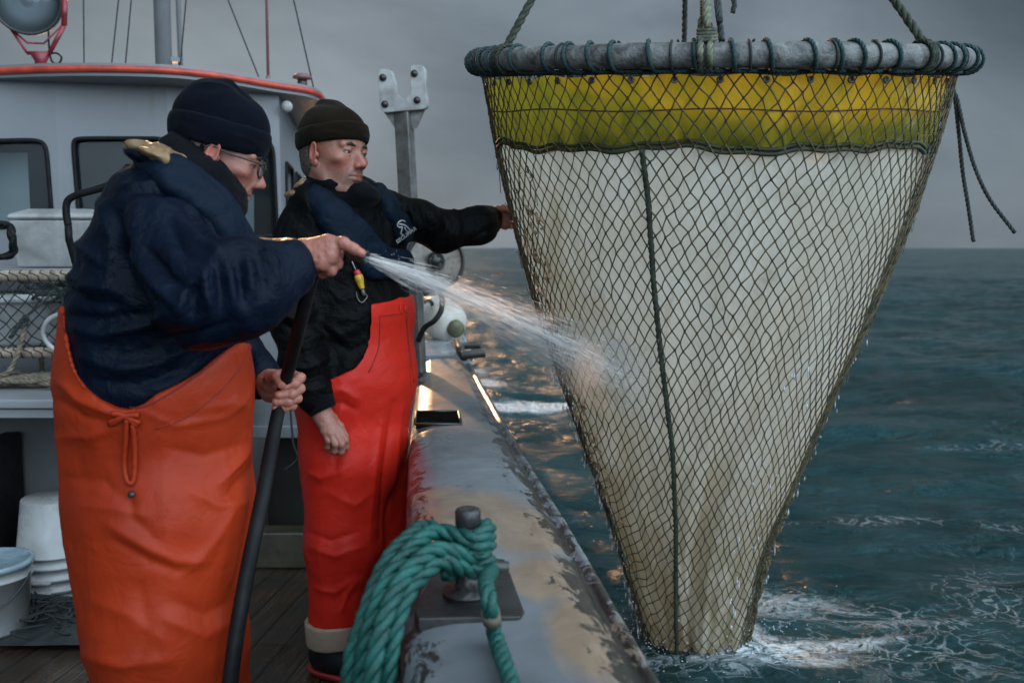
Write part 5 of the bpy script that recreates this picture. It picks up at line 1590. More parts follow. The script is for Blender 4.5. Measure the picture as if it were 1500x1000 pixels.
def head_sdf(lean=0.0, nose=1.0):
    fs = U(.03,
        ell((-.012, 0, .045), (.100, .077, .085)), ell((.024, 0, -.026), (.066, .064, .090)),
        ell((.012, 0, -.06), (.06, .058, .052)))
    jaw = U(.012, cap((-.006, .060, -.050), (.050, .030, -.104), .014, .013), cap((-.006, -.060, -.050), (.050, -.030, -.104), .014, .013),
        cap((.064, -.012, -.106), (.064, .012, -.106), .0185))
    brow = U(.008, cap((.082, .010, .020), (.074, .045, .019), .0105, .010), cap((.082, -.010, .020), (.074, -.045, .019), .0105, .010))
    cheek = U(.01, ell((.056, .047, -.020), (.024, .018, .016)), ell((.056, -.047, -.020), (.024, .018, .016)))
    ns = U(.007, cap((.078, 0, .014), (.107 * nose, 0, -.026), .0100, .0100), cap((.076, 0, -.002), (.096, 0, -.030), .0130, .0140), ell((.110 * nose, 0, -.033), (.0135, .0105, .0100)),
        ell((.098, .0125, -.038), (.0115, .0068, .0078)), ell((.098, -.0125, -.038), (.0115, .0068, .0078)))
    muz = ell((.070, 0, -.066), (.022, .030, .030))
    lipu = chain([(.079, .025, -.0665), (.0905, .010, -.0620), (.0915, 0, -.0628), (.0905, -.010, -.0620), (.079, -.025, -.0665)], [.0024, .0052, .0048, .0052, .0024], .002)
    lipl = chain([(.079, .023, -.0690), (.0885, .008, -.0738), (.0885, -.008, -.0738), (.079, -.023, -.0690)], [.0024, .0060, .0060, .0024], .002)
    slit = chain([(.084, .027, -.0685), (.0950, .012, -.0676), (.0975, 0, -.0672), (.0950, -.012, -.0676), (.084, -.027, -.0685)], [.0022, .0030, .0030, .0030, .0022])
    nb = cap((-.02, 0, -.05), (-.035, 0, -.17), .058, .062)
    def ear(s):
        outer = ell((-.006, s * .081, -.006), (.018, .0085, .033), rotm(0, 12, s * 22))
        lobe = ell((.001, s * .077, -.034), (.010, .006, .011))
        hollow = ell((-.001, s * .0905, -.002), (.0105, .0085, .021), rotm(0, 12, s * 22))
        tragus = ell((.010, s * .079, -.012), (.005, .005, .008))
        def f(p):
            d = smin(outer(p), lobe(p), .006)
            d = smax(d, -hollow(p), .004)
            return smin(d, tragus(p), .004)
        return f
    e1, e2 = ear(1), ear(-1)
    def lids(s):
        up = chain([(.066, s * .049, -.002), (.0805, s * .041, .0060), (.0850, s * .030, .0066), (.080, s * .018, -.0005)], [.0042, .0056, .0056, .0042], .002)
        lo_ = chain([(.066, s * .048, -.004), (.0775, s * .040, -.0088), (.0815, s * .030, -.0092), (.078, s * .019, -.004)], [.004, .0046, .0046, .0035], .002)
        bag = chain([(.066, s * .048, -.012), (.078, s * .034, -.021), (.078, s * .020, -.016)], [.004, .005, .004], .004)
        return lambda p: smin(smin(up(p), lo_(p), .001), bag(p), .006)
    l1, l2 = lids(1), lids(-1)
    sock = U(.0, ell((.096, .034, -.001), (.019, .017, .013)), ell((.096, -.034, -.001), (.019, .017, .013)))
    hollow = U(0, ell((.062, .062, -.066), (.03, .012, .026)), ell((.062, -.062, -.066), (.03, .012, .026)), ell((.104, 0, -.0875), (.012, .022, .006)))
    nl = U(0, chain([(.0945, .022, -.036), (.085, .034, -.054), (.075, .040, -.076)], [.0032, .0036, .0022]), chain([(.0945, -.022, -.036), (.085, -.034, -.054), (.075, -.040, -.076)], [.0032, .0036, .0022]))
    nostril = U(0, ell((.108, .0065, -.0455), (.005, .0032, .0035)), ell((.108, -.0065, -.0455), (.005, .0032, .0035)))
    def f(p):
        d = smin(fs(p), jaw(p), .022)
        d = smin(d, brow(p), .012); d = smin(d, cheek(p), .022); d = smin(d, muz(p), .020)
        d = smax(d, -hollow(p), .02)
        d = smax(d, -sock(p), .008)
        d = smin(d, ns(p), .009)
        d = smax(d, -nl(p), .006)
        d = smin(d, lipu(p), .004); d = smin(d, lipl(p), .004); d = smax(d, -slit(p), .002)
        d = smax(d, -nostril(p), .002)
        d = smin(d, l1(p), .003); d = smin(d, l2(p), .003)
        d = smin(d, nb(p), .025)
        d = smin(d, e1(p), .004); d = smin(d, e2(p), .004)
        return d
    return f

def skin_tone(p, kind):
    base = np.array([.31, .130, .088]); ruddy = np.array([.46, .115, .085]); pale = np.array([.36, .18, .125])
    n = len(p); g = lambda c, r: np.exp(-(((p - np.array(c)) / np.array(r)) ** 2).sum(1))
    c = np.tile(base, (n, 1))
    def mix_(c, col, a): return c + (np.array(col) - c) * np.clip(a, 0, 1)[:, None]
    c = mix_(c, pale, g((.07, 0, .05), (.05, .06, .03)))
    c = mix_(c, ruddy, .55 * (g((.115, 0, -.035), (.02, .02, .018)) + g((.07, .045, -.03), (.03, .022, .022)) + g((.07, -.045, -.03), (.03, .022, .022))))
    c = mix_(c, (.5, .12, .09), .8 * (g((-.005, .085, -.005), (.03, .012, .04)) + g((-.005, -.085, -.005), (.03, .012, .04))))
    c = mix_(c, (.33, .085, .07), .9 * (g((.089, 0, -.068), (.012, .023, .0080))))
    c = mix_(c, (.24, .11, .08), .5 * (g((.083, .033, -.012), (.02, .017, .012)) + g((.083, -.033, -.012), (.02, .017, .012))))
    jawm = np.clip((-.045 - p[:, 2]) / .02, 0, 1) * np.clip((p[:, 0] + .02) / .03, 0, 1)
    side = np.clip((np.abs(p[:, 1]) - .045) / .02, 0, 1) * np.clip((.012 - p[:, 2]) / .03, 0, 1) * np.clip((.045 - p[:, 0]) / .03, 0, 1) * np.clip((p[:, 0] + .01) / .02, 0, 1)
    m = np.clip(jawm + side, 0, 1)
    lipmask = g((.097, 0, -.067), (.014, .022, .009))
    sp = .5 + .5 * vnoise(p * 900, 3)
    if kind == 1:
        c = mix_(c, (.15, .065, .045), m * (.25 + .6 * sp) * (1 - lipmask))
    else:
        must = g((.093, 0, -.053), (.016, .028, .008)) + g((.085, 0, -.088), (.02, .022, .012)) + g((.086, .028, -.072), (.012, .008, .018)) + g((.086, -.028, -.072), (.012, .008, .018))
        c = mix_(c, (.15, .095, .07), m * (.15 + .5 * sp) * (1 - lipmask))
        c = mix_(c, (.085, .065, .055), np.clip(must, 0, 1) * (.35 + .6 * sp) * (1 - lipmask))
    return c

def make_head(root, origin, yaw, pitch, roll, sc, kind, beanie_mat, hair_m):
    R = np.array(Matrix.Rotation(math.radians(yaw), 3, 'Z') @ Matrix.Rotation(math.radians(pitch), 3, 'Y') @ Matrix.Rotation(math.radians(roll), 3, 'X'))
    T = lambda v: np.asarray(origin) + sc * (np.asarray(v, float) @ R.T)
    f = head_sdf(nose=.97 if kind == 1 else 1.0)
    V, F = surfnet(f, (-.13, -.105, -.19), (.14, .105, .15), .0026)
    V = relax(V, F, 1, .4)
    Nn = vnormals(V, F)
    wr = .0007 * ridged(V * np.array([60, 60, 140]), 4) * np.clip((V[:, 2] - .02) / .02, 0, 1) + .0006 * fbm(V * 90, 3, 2)
    V = V + Nn * wr[:, None]
    col = skin_tone(V, kind)
    # the head is the body's own surface; hair, cap and spectacles are the children
    hd = mesh_obj('head', T(V), F, M['skin'], root); set_attr(hd, 'tone', col)
    for s in (1, -1):
        b = MB(); c = T((.0715, s * .0325, -.0005)); ax = R @ np.array([1, s * .05, -.06])
        b.lathe([(0, -.0128*sc)] + [(.0128*sc * math.sin(math.radians(a)), -.0128*sc * math.cos(math.radians(a))) for a in range(20, 161, 10)] + [(0, .0128*sc)], c, ax, 24); ey = b.build('eye', M['eye'], hd)
        b = MB(); g_ = .35 if kind == 1 else .12
        ax2 = R @ np.array([1, .07 if kind == 1 else .32, -.25 if kind == 1 else -.02]); ax2 /= np.linalg.norm(ax2)
        b.lathe([(.0062*sc, .0110*sc), (.004*sc, .0128*sc), (0, .0134*sc)], c, ax2, 16); b.build('iris', M['iris'], ey)
        fb = chain([(.0905, s * .013, .0180), (.0890, s * .030, .0225), (.0765, s * .050, .0175)], [.0040, .0050, .0034], .002)
        Vb, Fb = surfnet(fb, (.06, min(s * .005, s * .06), .01), (.1, max(s * .005, s * .06), .04), .0016)
        Vb = Vb + vnormals(Vb, Fb) * (.0012 * fbm(Vb * np.array([500, 500, 900]), 2, 5))[:, None]
        mesh_obj('eyebrow', T(Vb), Fb, M['brow'], hd)
    # hair below the cap: short back and sides
    fh = head_sdf()
    skull = U(.03, ell((-.012, 0, .045), (.105, .082, .09)), ell((-.03, 0, -.02), (.078, .073, .075)))
    def hair(p):
        d = np.minimum(skull(p), 1)
        d = smax(d, p[:, 2] - .055, .004)
        lim = np.where(p[:, 0] < -.022, -.072 - p[:, 2], -.004 - p[:, 2] + np.clip(p[:, 0] + .022, 0, 1) * .9)
        d = smax(d, lim, .006)
        d = smax(d, p[:, 0] - (.032), .004)
        # leave the ears out
        ex = (np.abs(p[:, 1]) - .06); 
        near = np.sqrt((p[:, 0] + .004) ** 2 * 2.0 + (p[:, 2] + .008) ** 2) - .040
        return smax(d, -np.where(ex > 0, near, 1.0), .004)
    V, F = surfnet(hair, (-.13, -.1, -.1), (.05, .1, .07), .0028)
    Nn = vnormals(V, F); V = V + Nn * (.0022 * fbm(V * np.array([120, 120, 420]), 2, 3) - .0005)[:, None]
    mesh_obj('hair', T(V), F, hair_m, hd)
    # knitted cap: crown and turned-up cuff
    th_ = math.radians(14 if kind == 1 else 9)
    nrm = np.array([math.sin(-th_) * -1, 0, math.cos(th_)])
    nrm = np.array([-math.sin(th_) * -1, 0, math.cos(th_)]) if kind == 2 else np.array([math.sin(math.radians(2)), 0, math.cos(math.radians(2))])
    if kind == 1:
        crown = U(.03, ell((-.014, 0, .070), (.108, .088, .080)), ell((-.034, .008, .100), (.066, .06, .062)))
        cuffo = U(.02, ell((-.012, 0, .052), (.113, .094, .110)))
        z0, z1 = .020, .083
    else:
        crown = U(.03, ell((-.014, 0, .064), (.106, .086, .076)), ell((-.040, .005, .100), (.056, .052, .056)))
        cuffo = U(.02, ell((-.012, 0, .052), (.115, .093, .108)))
        z0, z1 = .035, .088
    sl = .10 if kind == 1 else .16       # cap sits lower at the back
    hz = lambda p: p[:, 2] - sl * (p[:, 0] - .09) * 1.0
    def cuff(p):
        h = hz(p) 
        d = smax(cuffo(p) - .002 * np.sin(np.clip((h - z0) / (z1 - z0), 0, 1) * math.pi), h - z1, .008)
        d = smax(d, z0 - h, .008)
        return smax(d, -(cuffo(p) + .014), .004)
    def crownf(p):
        return smax(crown(p), (z0 + .02) - hz(p), .004)
    V, F = surfnet(crownf, (-.15, -.12, -.02), (.13, .12, .22), .0032)
    Nn = vnormals(V, F)
    dd = .006 * fbm(V * np.array([16, 16, 10]), 2, 3 + kind) + .005 * ridged(V * np.array([14, 30, 12]), 5 + kind) * np.clip((V[:, 2] - .11) / .04, 0, 1)
    if kind == 1: dd = dd - .010 * np.exp(-(((V - np.array([.02, -.03, .155])) / np.array([.045, .03, .02])) ** 2).sum(1))
    V = V + Nn * dd[:, None]; V = relax(V, F, 1, .3)
    cr_ = mesh_obj('beanie', T(V), F, beanie_mat, root)
    V, F = surfnet(cuff, (-.15, -.12, -.06), (.13, .12, .12), .003)
    Nn = vnormals(V, F); V = V + Nn * (.0035 * fbm(V * np.array([14, 14, 22]), 2, 9) + .0012 * ridged(V * np.array([20, 20, 60]), 2))[:, None]
    mesh_obj('cuff', T(V), F, beanie_mat, cr_)
    return T, R, hd

def hand(root, pts_fingers, palm, name='hand', h=.0022, cup=None, m=None, k=.006, tone=(.36, .135, .095)):
    """fingers: lists of (point, radius); palm: list of implicit pieces joined softly; nails are added at the tips"""
    fins = [chain([p for p, _ in q], [r for _, r in q], .004) for q in pts_fingers]
    kn = []
    for q in pts_fingers:
        for p, r in q[1:-1]: kn.append(ell(p, (r * 1.10,) * 3))
    pf = U(.014, *palm)
    fl = U(.0016, *fins); knf = U(.001, *kn)
    f = lambda p: smin(smin(fl(p), knf(p), .003), pf(p), k)
    allp = np.array([p for q in pts_fingers for p, _ in q]);
    V, F = surfnet(f, allp.min(0) - .07, allp.max(0) + .07, h)
    V = relax(V, F, 1, .4); Nn = vnormals(V, F)
    V = V + Nn * (.0006 * ridged(V * 90, 3) + .0005 * fbm(V * 200, 2, 6))[:, None]
    o = mesh_obj(name, V, F, M['skin'], root)
    c = np.tile(np.array(tone), (len(V), 1))
    tips = np.array([q[-1][0] for q in pts_fingers]); kk = np.array([q[0][0] for q in pts_fingers] + [q[1][0] for q in pts_fingers])
    dt_ = np.min(np.linalg.norm(V[:, None] - tips[None], axis=2), 1); dk = np.min(np.linalg.norm(V[:, None] - kk[None], axis=2), 1)
    a = np.clip(1 - dt_ / .018, 0, 1)[:, None] * .6; c = c + (np.array([.5, .15, .11]) - c) * a
    a = np.clip(1 - dk / .012, 0, 1)[:, None] * .5; c = c + (np.array([.42, .11, .085]) - c) * a
    set_attr(o, 'tone', c)
    return o, f

def pz(px, py, d): return float(P(px, py, d)[2])
def pxx(px, d): return float(P(px, 500, d)[0])
def aniso(V, s, seed): return fbm(V * np.array(s), 3, seed)

# ======================= man in navy jacket and orange bib trousers
def man_navy():
    root = empty('person', (pxx(228, 1.9), 1.9, 0), 'man in navy jacket, orange bib trousers, glasses and navy beanie, aiming a hose', 'person')
    tors = U(.05, ell(P(250, 375, 1.9), (.146, .185, .165), rotm(0, 8, 0)), ell(P(226, 455, 1.9), (.150, .185, .18)), ell(P(232, 545, 1.91), (.165, .19, .16)),
             ell(P(258, 308, 1.9), (.110, .158, .055), rotm(0, 32, 0)))
    sh = P(246, 345, 1.735); el = P(300, 438, 1.63); fo = P(365, 420, 1.655); wr = P(420, 394, 1.70)
    arm = chain([sh, el, fo, wr], [.076, .080, .070, .050], .05)
    sh2 = P(290, 330, 2.10); el2 = P(318, 500, 2.20); wr2 = P(380, 552, 2.09)
    arm2 = chain([sh2, el2, wr2], [.09, .08, .045], .03)
    coll = ell(P(285, 268, 1.92), (.088, .098, .042), rotm(0, 36, 0))
    hood = ell(P(232, 236, 1.9), (.062, .10, .017), rotm(0, 20, 0))
    fj = lambda p: smin(smin(smin(smin(tors(p), arm(p), .014), arm2(p), .03), coll(p), .02), hood(p), .02)
    st = [([(182, 274), (230, 270), (274, 280), (300, 310), (315, 350)], 5, .007), ([(190, 284), (230, 281), (268, 290), (292, 320), (305, 356)], 6, -.006),
          ([(199, 373), (228, 419), (262, 452)], 8, .010), ([(215, 365), (245, 405), (285, 430)], 7, -.010), ([(262, 470), (272, 425), (312, 398)], 7, .012),
          ([(282, 462), (285, 425), (300, 405)], 5, -.011), ([(297, 395), (301, 425), (306, 455)], 6, .011), ([(316, 390), (322, 420), (324, 455)], 6, -.010), ([(331, 385), (338, 410), (343, 446)], 6, .010),
          ([(345, 380), (352, 410), (356, 440)], 5, -.009), ([(362, 374), (368, 400), (370, 432)], 6, .008), ([(388, 366), (402, 380), (408, 415)], 6, .008), ([(378, 368), (387, 395), (390, 425)], 5, -.007),
          ([(150, 300), (165, 350), (160, 420)], 9, .008), ([(170, 310), (185, 360), (190, 400)], 9, -.009), ([(98, 340), (120, 365), (150, 385)], 7, .007), ([(95, 400), (125, 420), (170, 425)], 8, .007), ([(98, 418), (130, 440), (175, 447)], 7, -.008),
          ([(110, 480), (150, 490), (205, 480), (245, 460)], 9, .009), ([(108, 462), (150, 468), (210, 458)], 7, -.008), ([(120, 520), (170, 540), (230, 530), (300, 500)], 9, .007), ([(135, 555), (200, 565), (270, 540)], 7, -.006),
          ([(250, 330), (270, 370), (300, 385)], 7, -.008), ([(262, 322), (290, 352), (322, 372)], 7, .009), ([(205, 300), (200, 340), (210, 385)], 8, .006), ([(230, 500), (290, 490), (340, 470)], 7, -.007)]
    def disp(V, Nn):
        d = folds(V, Nn, st) * 1.5
        d += .006 * aniso(V, (5, 5, 9), 3) + .008 * (ridged(V * np.array([7, 7, 12]), 6) - .3) + .002 * (ridged(V * np.array([16, 16, 24]), 9) - .3) + .0025 * aniso(V, (20, 20, 34), 8)
        return d
    o, _ = skin_part('jacket', fj, (-1.12, 1.45, .62), (-.33, 2.40, 1.72), .0062, M['navy'], root, disp)
    # cuffs
    c0, c1, c2 = P(417, 394, 1.70), P(432, 388, 1.708), P(441, 384, 1.712)
    def cuff_f(a, b_, ra, rb):
        u = np.asarray(b_ - a, float); u = u / np.linalg.norm(u)
        g = cap(a, b_, ra, rb)
        return lambda p: smax(smax(g(p), (p - b_) @ u - .004, .006), -((p - a) @ u) - .02, .006)
    f = cuff_f(c0, c2, .050, .043)
    skin_part('sleeve_cuff', f, c1 - .09, c1 + .09, .0035, M['gaiter'], root, lambda V, Nn: .0012 * ridged(V * 60, 2))
    f = cuff_f(P(372, 548, 2.10), P(389, 555, 2.075), .046, .038)
    skin_part('sleeve_cuff', f, P(380, 550, 2.09) - .1, P(380, 550, 2.09) + .1, .0035, M['gaiter'], root)
    # inflatable lifejacket lying over the shoulders
    pv = [surf(tors, x, y)[0] for x, y in ((236, 246), (270, 262), (305, 292), (338, 330), (356, 362))]
    pv[0] = P(232, 246, 1.84); pv[1] = P(268, 260, 1.79)
    tube_ = chain(pv, [.034, .040, .044, .045, .042], .03)
    base = lambda p: smin(smin(tors(p), coll(p), .03), hood(p), .03)
    fv = lambda p: smax(base(p) - .020, tube_(p), .018)
    skin_part('lifejacket', fv, (-.95, 1.5, 1.2), (-.35, 2.0, 1.72), .0055, M['vest_navy'], root,
              lambda V, Nn: .005 * aniso(V, (9, 9, 14), 2) + .002 * ridged(V * np.array([18, 18, 30]), 3))
    # fleece collar
    fg = U(.02, ell(P(296, 262, 1.925), (.092, .092, .058), rotm(0, 40, 0)), ell(P(317, 288, 1.925), (.062, .078, .038), rotm(0, 44, 0)), ell(P(276, 232, 1.93), (.058, .078, .048), rotm(0, 40, 0)))
    skin_part('collar', fg, P(296, 262, 1.925) - .17, P(296, 262, 1.925) + .17, .0042, M['gaiter'], root,
              lambda V, Nn: .004 * (ridged(V @ rotm(0, 40, 0) * np.array([12, 12, 42]), 3)) + .003 * aniso(V, (25, 25, 25), 5))
    # crumpled hood lining, turned out behind the neck
    fl = U(.012, ell(P(210, 216, 1.87), (.030, .050, .007), rotm(0, 12, 0)), ell(P(243, 224, 1.84), (.034, .040, .006), rotm(0, 24, 6)), ell(P(228, 226, 1.80), (.038, .026, .006), rotm(0, 24, 0)))
    skin_part('hood_lining', fl, P(225, 220, 1.85) - .13, P(225, 220, 1.85) + .13, .0035, M['tan_lining'], root,
              lambda V, Nn: .008 * ridged(V * np.array([28, 22, 22]), 4) + .004 * aniso(V, (60, 60, 60), 5))
    # head
    T, R, hd = make_head(root, P(320, 227, 1.95), 11, 19, 0, .885, 1, M['beanie_navy'], M['hair'])
    # spectacles
    g = empty('glasses', root.location); g.parent = root; g.location = (0, 0, 0)
    bpy.data.objects.remove(g)
    def rim(s):
        c = np.array([.104, s * .034, -.004]); q = []
        for a in np.linspace(0, 2 * math.pi, 33)[:-1]:
            x = math.cos(a); z = math.sin(a)
            q.append(c + np.array([-.004 * abs(x) * 0 - .006 * (x * s > 0) * abs(x) ** 2, .0245 * np.sign(x) * abs(x) ** .75, .0175 * np.sign(z) * abs(z) ** .75]))
        return q
    b = MB()
    for s in (1, -1): b.tube([T(v) for v in rim(s)], .0024, 6, closed=True)
    b.tube(crom([T((.107, .010, .002)), T((.111, 0, .006)), T((.107, -.010, .002))], 6), .0014, 6)
    for s in (1, -1): b.tube(crom([T((.101, s * .060, .006)), T((.085, s * .073, .008)), T((.03, s * .080, .006)), T((-.010, s * .0845, .010)), T((-.022, s * .085, -.006))], 5), .0021, 6)
    gl = b.build('spectacles', M['glasses'], root)
    for s in (1, -1):
        q = [T(v) for v in rim(s)]; b = MB(); b.add(q, [tuple(range(len(q)))]); b.build('lens', M['lens'], gl, False)
    # right hand, index finger along the nozzle
    A = lambda x, y, d: P(x, y, d)
    idx = [(A(480, 354, 1.713), .0115), (A(503, 356, 1.703), .0100), (A(517, 364, 1.703), .0092), (A(529, 370, 1.706), .0080)]
    mid = [(A(487, 364, 1.706), .0115), (A(495, 372, 1.732), .0104), (A(488, 380, 1.757), .0096), (A(474, 381, 1.766), .0085)]
    rng = [(A(484, 376, 1.702), .0112), (A(493, 386, 1.727), .0102), (A(483, 393, 1.750), .0094), (A(468, 392, 1.76), .0085)]
    pnk = [(A(472, 386, 1.700), .0105), (A(485, 396, 1.715), .0092), (A(472, 400, 1.735), .0084), (A(457, 396, 1.75), .0076)]
    thb = [(A(452, 364, 1.765), .0135), (A(476, 358, 1.775), .0120), (A(499, 364, 1.757), .0102), (A(516, 372, 1.740), .0090)]
    w0 = A(425, 380, 1.725)
    palm = [cap(w0, A(446, 374, 1.727), .0250, .0245), cap(A(446, 370, 1.725), idx[0][0], .0215, .0125), cap(A(446, 373, 1.723), mid[0][0], .0225, .0125), cap(A(446, 377, 1.722), rng[0][0], .0225, .0122),
            cap(A(446, 382, 1.722), pnk[0][0], .0205, .0115), cap(A(446, 374, 1.745), thb[0][0], .02, .0145), ell(A(464, 374, 1.735), (.024, .020, .021))]
    hand(root, [idx, mid, rng, pnk, thb], palm, 'hand', .002)
    # left hand round the hose lower down
    s_ = 1.0
    i2 = [(A(424, 548, 2.045), .0115), (A(440, 553, 2.012), .0102), (A(431, 562, 1.985), .0096), (A(416, 566, 1.975), .0085)]
    m2 = [(A(424, 562, 2.047), .0115), (A(439, 569, 2.012), .0104), (A(427, 577, 1.982), .0098), (A(408, 578, 1.972), .0088)]
    r2_ = [(A(421, 575, 2.047), .0112), (A(435, 583, 2.012), .0100), (A(422, 588, 1.982), .0094), (A(404, 588, 1.975), .0085)]
    p2_ = [(A(417, 586, 2.045), .0105), (A(428, 594, 2.014), .0090), (A(417, 597, 1.988), .0084), (A(403, 597, 1.98), .0076)]
    t2_ = [(A(394, 562, 2.035), .0140), (A(396, 550, 2.005), .0120), (A(406, 551, 1.978), .0106), (A(412, 563, 1.966), .0092)]
    palm2 = [cap(A(380, 553, 2.09), A(394, 560, 2.062), .0255, .0255), cap(A(396, 556, 2.058), i2[0][0], .021, .0122), cap(A(396, 562, 2.06), m2[0][0], .022, .0122), cap(A(396, 568, 2.06), r2_[0][0], .022, .012),
             cap(A(397, 576, 2.058), p2_[0][0], .02, .0112), cap(A(392, 562, 2.055), t2_[0][0], .02, .0145)]
    hand(root, [i2, m2, r2_, p2_, t2_], palm2, 'hand', .0022)
    # ---- orange bib trousers
    kx = [70, 86, 96, 106, 120, 138, 160, 182, 200, 222, 250, 285, 320, 350, 370, 400]
    ky = [452, 455, 474, 505, 535, 558, 577, 589, 592, 585, 569, 547, 519, 497, 484, 476]
    X_ = np.array([pxx(x, 1.76) for x in kx]); Z_ = np.array([pz(x, y, 1.76) for x, y in zip(kx, ky)])
    hips = U(.08, ell(P(235, 560, 1.91), (.176, .195, .20)), ell(P(235, 690, 1.915), (.182, .19, .24)), ell(P(236, 800, 1.905), (.165, .18, .22)))
    xa = lambda px, py, d: P(px, py, d)
    near = chain([xa(238, 760, 1.84), xa(236, 920, 1.82), np.array([pxx(236, 1.8), 1.80, .14])], [.146, .132, .108], .05)
    far = chain([xa(262, 760, 1.96), xa(278, 940, 1.99), np.array([pxx(300, 2.06), 2.06, .14])], [.135, .112, .10], .05)
    def ft(p):
        d = smin(tors(p) - .012, hips(p), .05)
        d = smin(d, near(p), .05); d = smin(d, far(p), .02)
        zc = np.interp(p[:, 0], X_, Z_)
        d = smax(d, (p[:, 2] - zc) * .8, .004)
        return smax(d, .10 - p[:, 2], .006)
    st = [([(84, 560), (110, 585), (150, 600), (178, 610)], 6, .010), ([(82, 585), (120, 612), (165, 622)], 6, -.008), ([(90, 640), (130, 640), (170, 625)], 7, .007), ([(205, 600), (260, 625), (330, 610), (380, 560)], 5, .005),
          ([(240, 655), (300, 668), (360, 650)], 9, -.007), ([(385, 640), (355, 672), (322, 706)], 7, .014), ([(384, 668), (358, 700), (330, 730)], 7, -.013), ([(378, 700), (372, 770), (350, 850)], 7, -.011), ([(366, 705), (356, 770), (338, 850)], 8, .011),
          ([(160, 770), (210, 800), (260, 822), (300, 822)], 9, .009), ([(170, 795), (220, 822), (270, 838)], 8, -.008), ([(270, 842), (310, 800), (345, 740)], 9, .009), ([(120, 740), (170, 745), (215, 755)], 10, .006),
          ([(100, 700), (150, 705), (190, 740)], 9, -.006), ([(255, 880), (300, 900), (340, 880)], 12, -.009), ([(240, 905), (300, 930), (345, 905)], 11, .008), ([(130, 880), (190, 900), (240, 940)], 12, .006), ([(205, 860), (215, 920), (200, 990)], 12, -.006),
          ([(190, 725), (195, 760), (230, 790)], 8, -.006), ([(280, 720), (320, 740), (362, 735)], 9, .008), ([(118, 960), (180, 975), (250, 965)], 10, .008), ([(300, 600), (340, 590), (384, 600)], 10, .006)]
    def disp2(V, Nn):
        d = folds(V, Nn, st) * .85
        d += .008 * aniso(V, (4, 4, 5), 13) + .006 * (ridged(V * np.array([7, 7, 1.8]), 16) - .3) + .0015 * (ridged(V * np.array([11, 11, 9]), 19) - .3) + .0015 * aniso(V, (18, 18, 18), 18)
        return d
    tr, _ = skin_part('bib_trousers', ft, (-1.16, 1.50, .06), (-.40, 2.36, 1.36), .0052, M['orange_oil'], root, disp2)
    # piping along the armhole edge and a sewn seam
    b = MB()
    bt = bvh_of(tr)
    q = lpoly(bt, [(x, y + 6) for x, y in zip(kx[3:-2], ky[3:-2])], 4, .0012)
    b.tube(q, .0018, 6); b.build('edge_piping', M['hem_dark'], tr)
    b = MB(); b.tube(lpoly(bt, [(228, 628), (275, 610), (320, 575), (350, 540), (364, 510)], 6, .0006), .0013, 5); b.build('seam', M['hem_dark'], tr)
    # waist tie: knot and hanging loop
    kn, kn_n = surf(ft, 183, 612, out=.006)
    b = MB()
    for a, c in (((163, 616), (205, 606)), ((165, 606), (206, 618)), ((163, 622), (202, 622))):
        b.tube(lpoly(bt, [a, (183, 608), c], 6, .006), .0055, 8)
    b.tube(crom([lay(bt, x, y, .006) for x, y in ((186, 612), (186, 640), (184, 675), (187, 700), (193, 708), (198, 698), (199, 660), (196, 620))], 8), .0048, 8)
    b.build('waist_tie', M['orange_oil'], tr)
    pp, nn = surf(ft, 193, 724, out=.001); b = MB(); b.lathe([(.006, 0), (.0065, .003), (.003, .005), (0, .005)], pp, nn, 12); b.build('snap', M['black_metal'], tr)
    # boots
    for bx, by in ((pxx(238, 1.8), 1.80), (pxx(303, 2.06), 2.06)):
        fb = U(.04, ell((bx + .07, by, .05), (.15, .055, .05)), cap((bx, by, .08), (bx, by, .26), .065, .075))
        fb2 = lambda p, fb=fb: smax(fb(p), .006 - p[:, 2], .004)
        skin_part('boot', fb2, (bx - .12, by - .1, -.01), (bx + .26, by + .1, .3), .006, M['rubber'], root)
    return root, T
man1, T1 = man_navy()
# the hose the man in navy holds
def hose():
    A = P
    e = empty('deck_hose', (pxx(335, 1.72), 1.72, 0), 'black deck hose running up through both hands of the man in navy', 'hose')
    path = [A(512, 371, 1.735), A(497, 372, 1.74), A(480, 375, 1.742), A(467, 388, 1.745), A(455, 415, 1.755), A(441, 468, 1.80), A(426, 528, 1.92), A(414, 575, 2.0), A(402, 630, 1.95), A(384, 730, 1.84), A(358, 860, 1.76), A(337, 1000, 1.70)]
    last = path[-1]
    path += [np.array([last[0] - .05, 1.66, .12]), np.array([last[0] - .16, 1.62, .028]), np.array([last[0] - .6, 1.5, .022]), np.array([last[0] - 1.4, 1.2, .022])]
    C_ = crom(path, 10); n = len(C_)
    rr = np.interp(np.arange(n), [0, 25, 45, 70, 100, n], [.0105, .0112, .0128, .0138, .0150, .0155])
    b = MB(); b.tube(C_, rr, 18); b.build('hose', M['rubber'], e)
    ax = A(541, 378, 1.722) - A(512, 371, 1.735); ax /= np.linalg.norm(ax); c = A(512, 371, 1.735)
    b = MB(); b.lathe([(.0108, -.01), (.0112, .01), (.0105, .012), (.0105, .018), (.0125, .020), (.0125, .034), (.0108, .036), (.008, .036), (.007, .02), (0, .02)], c, ax, 20); b.build('nozzle', M['black_metal'], e)
    return c + ax * .034, ax
noz, noz_ax = hose()
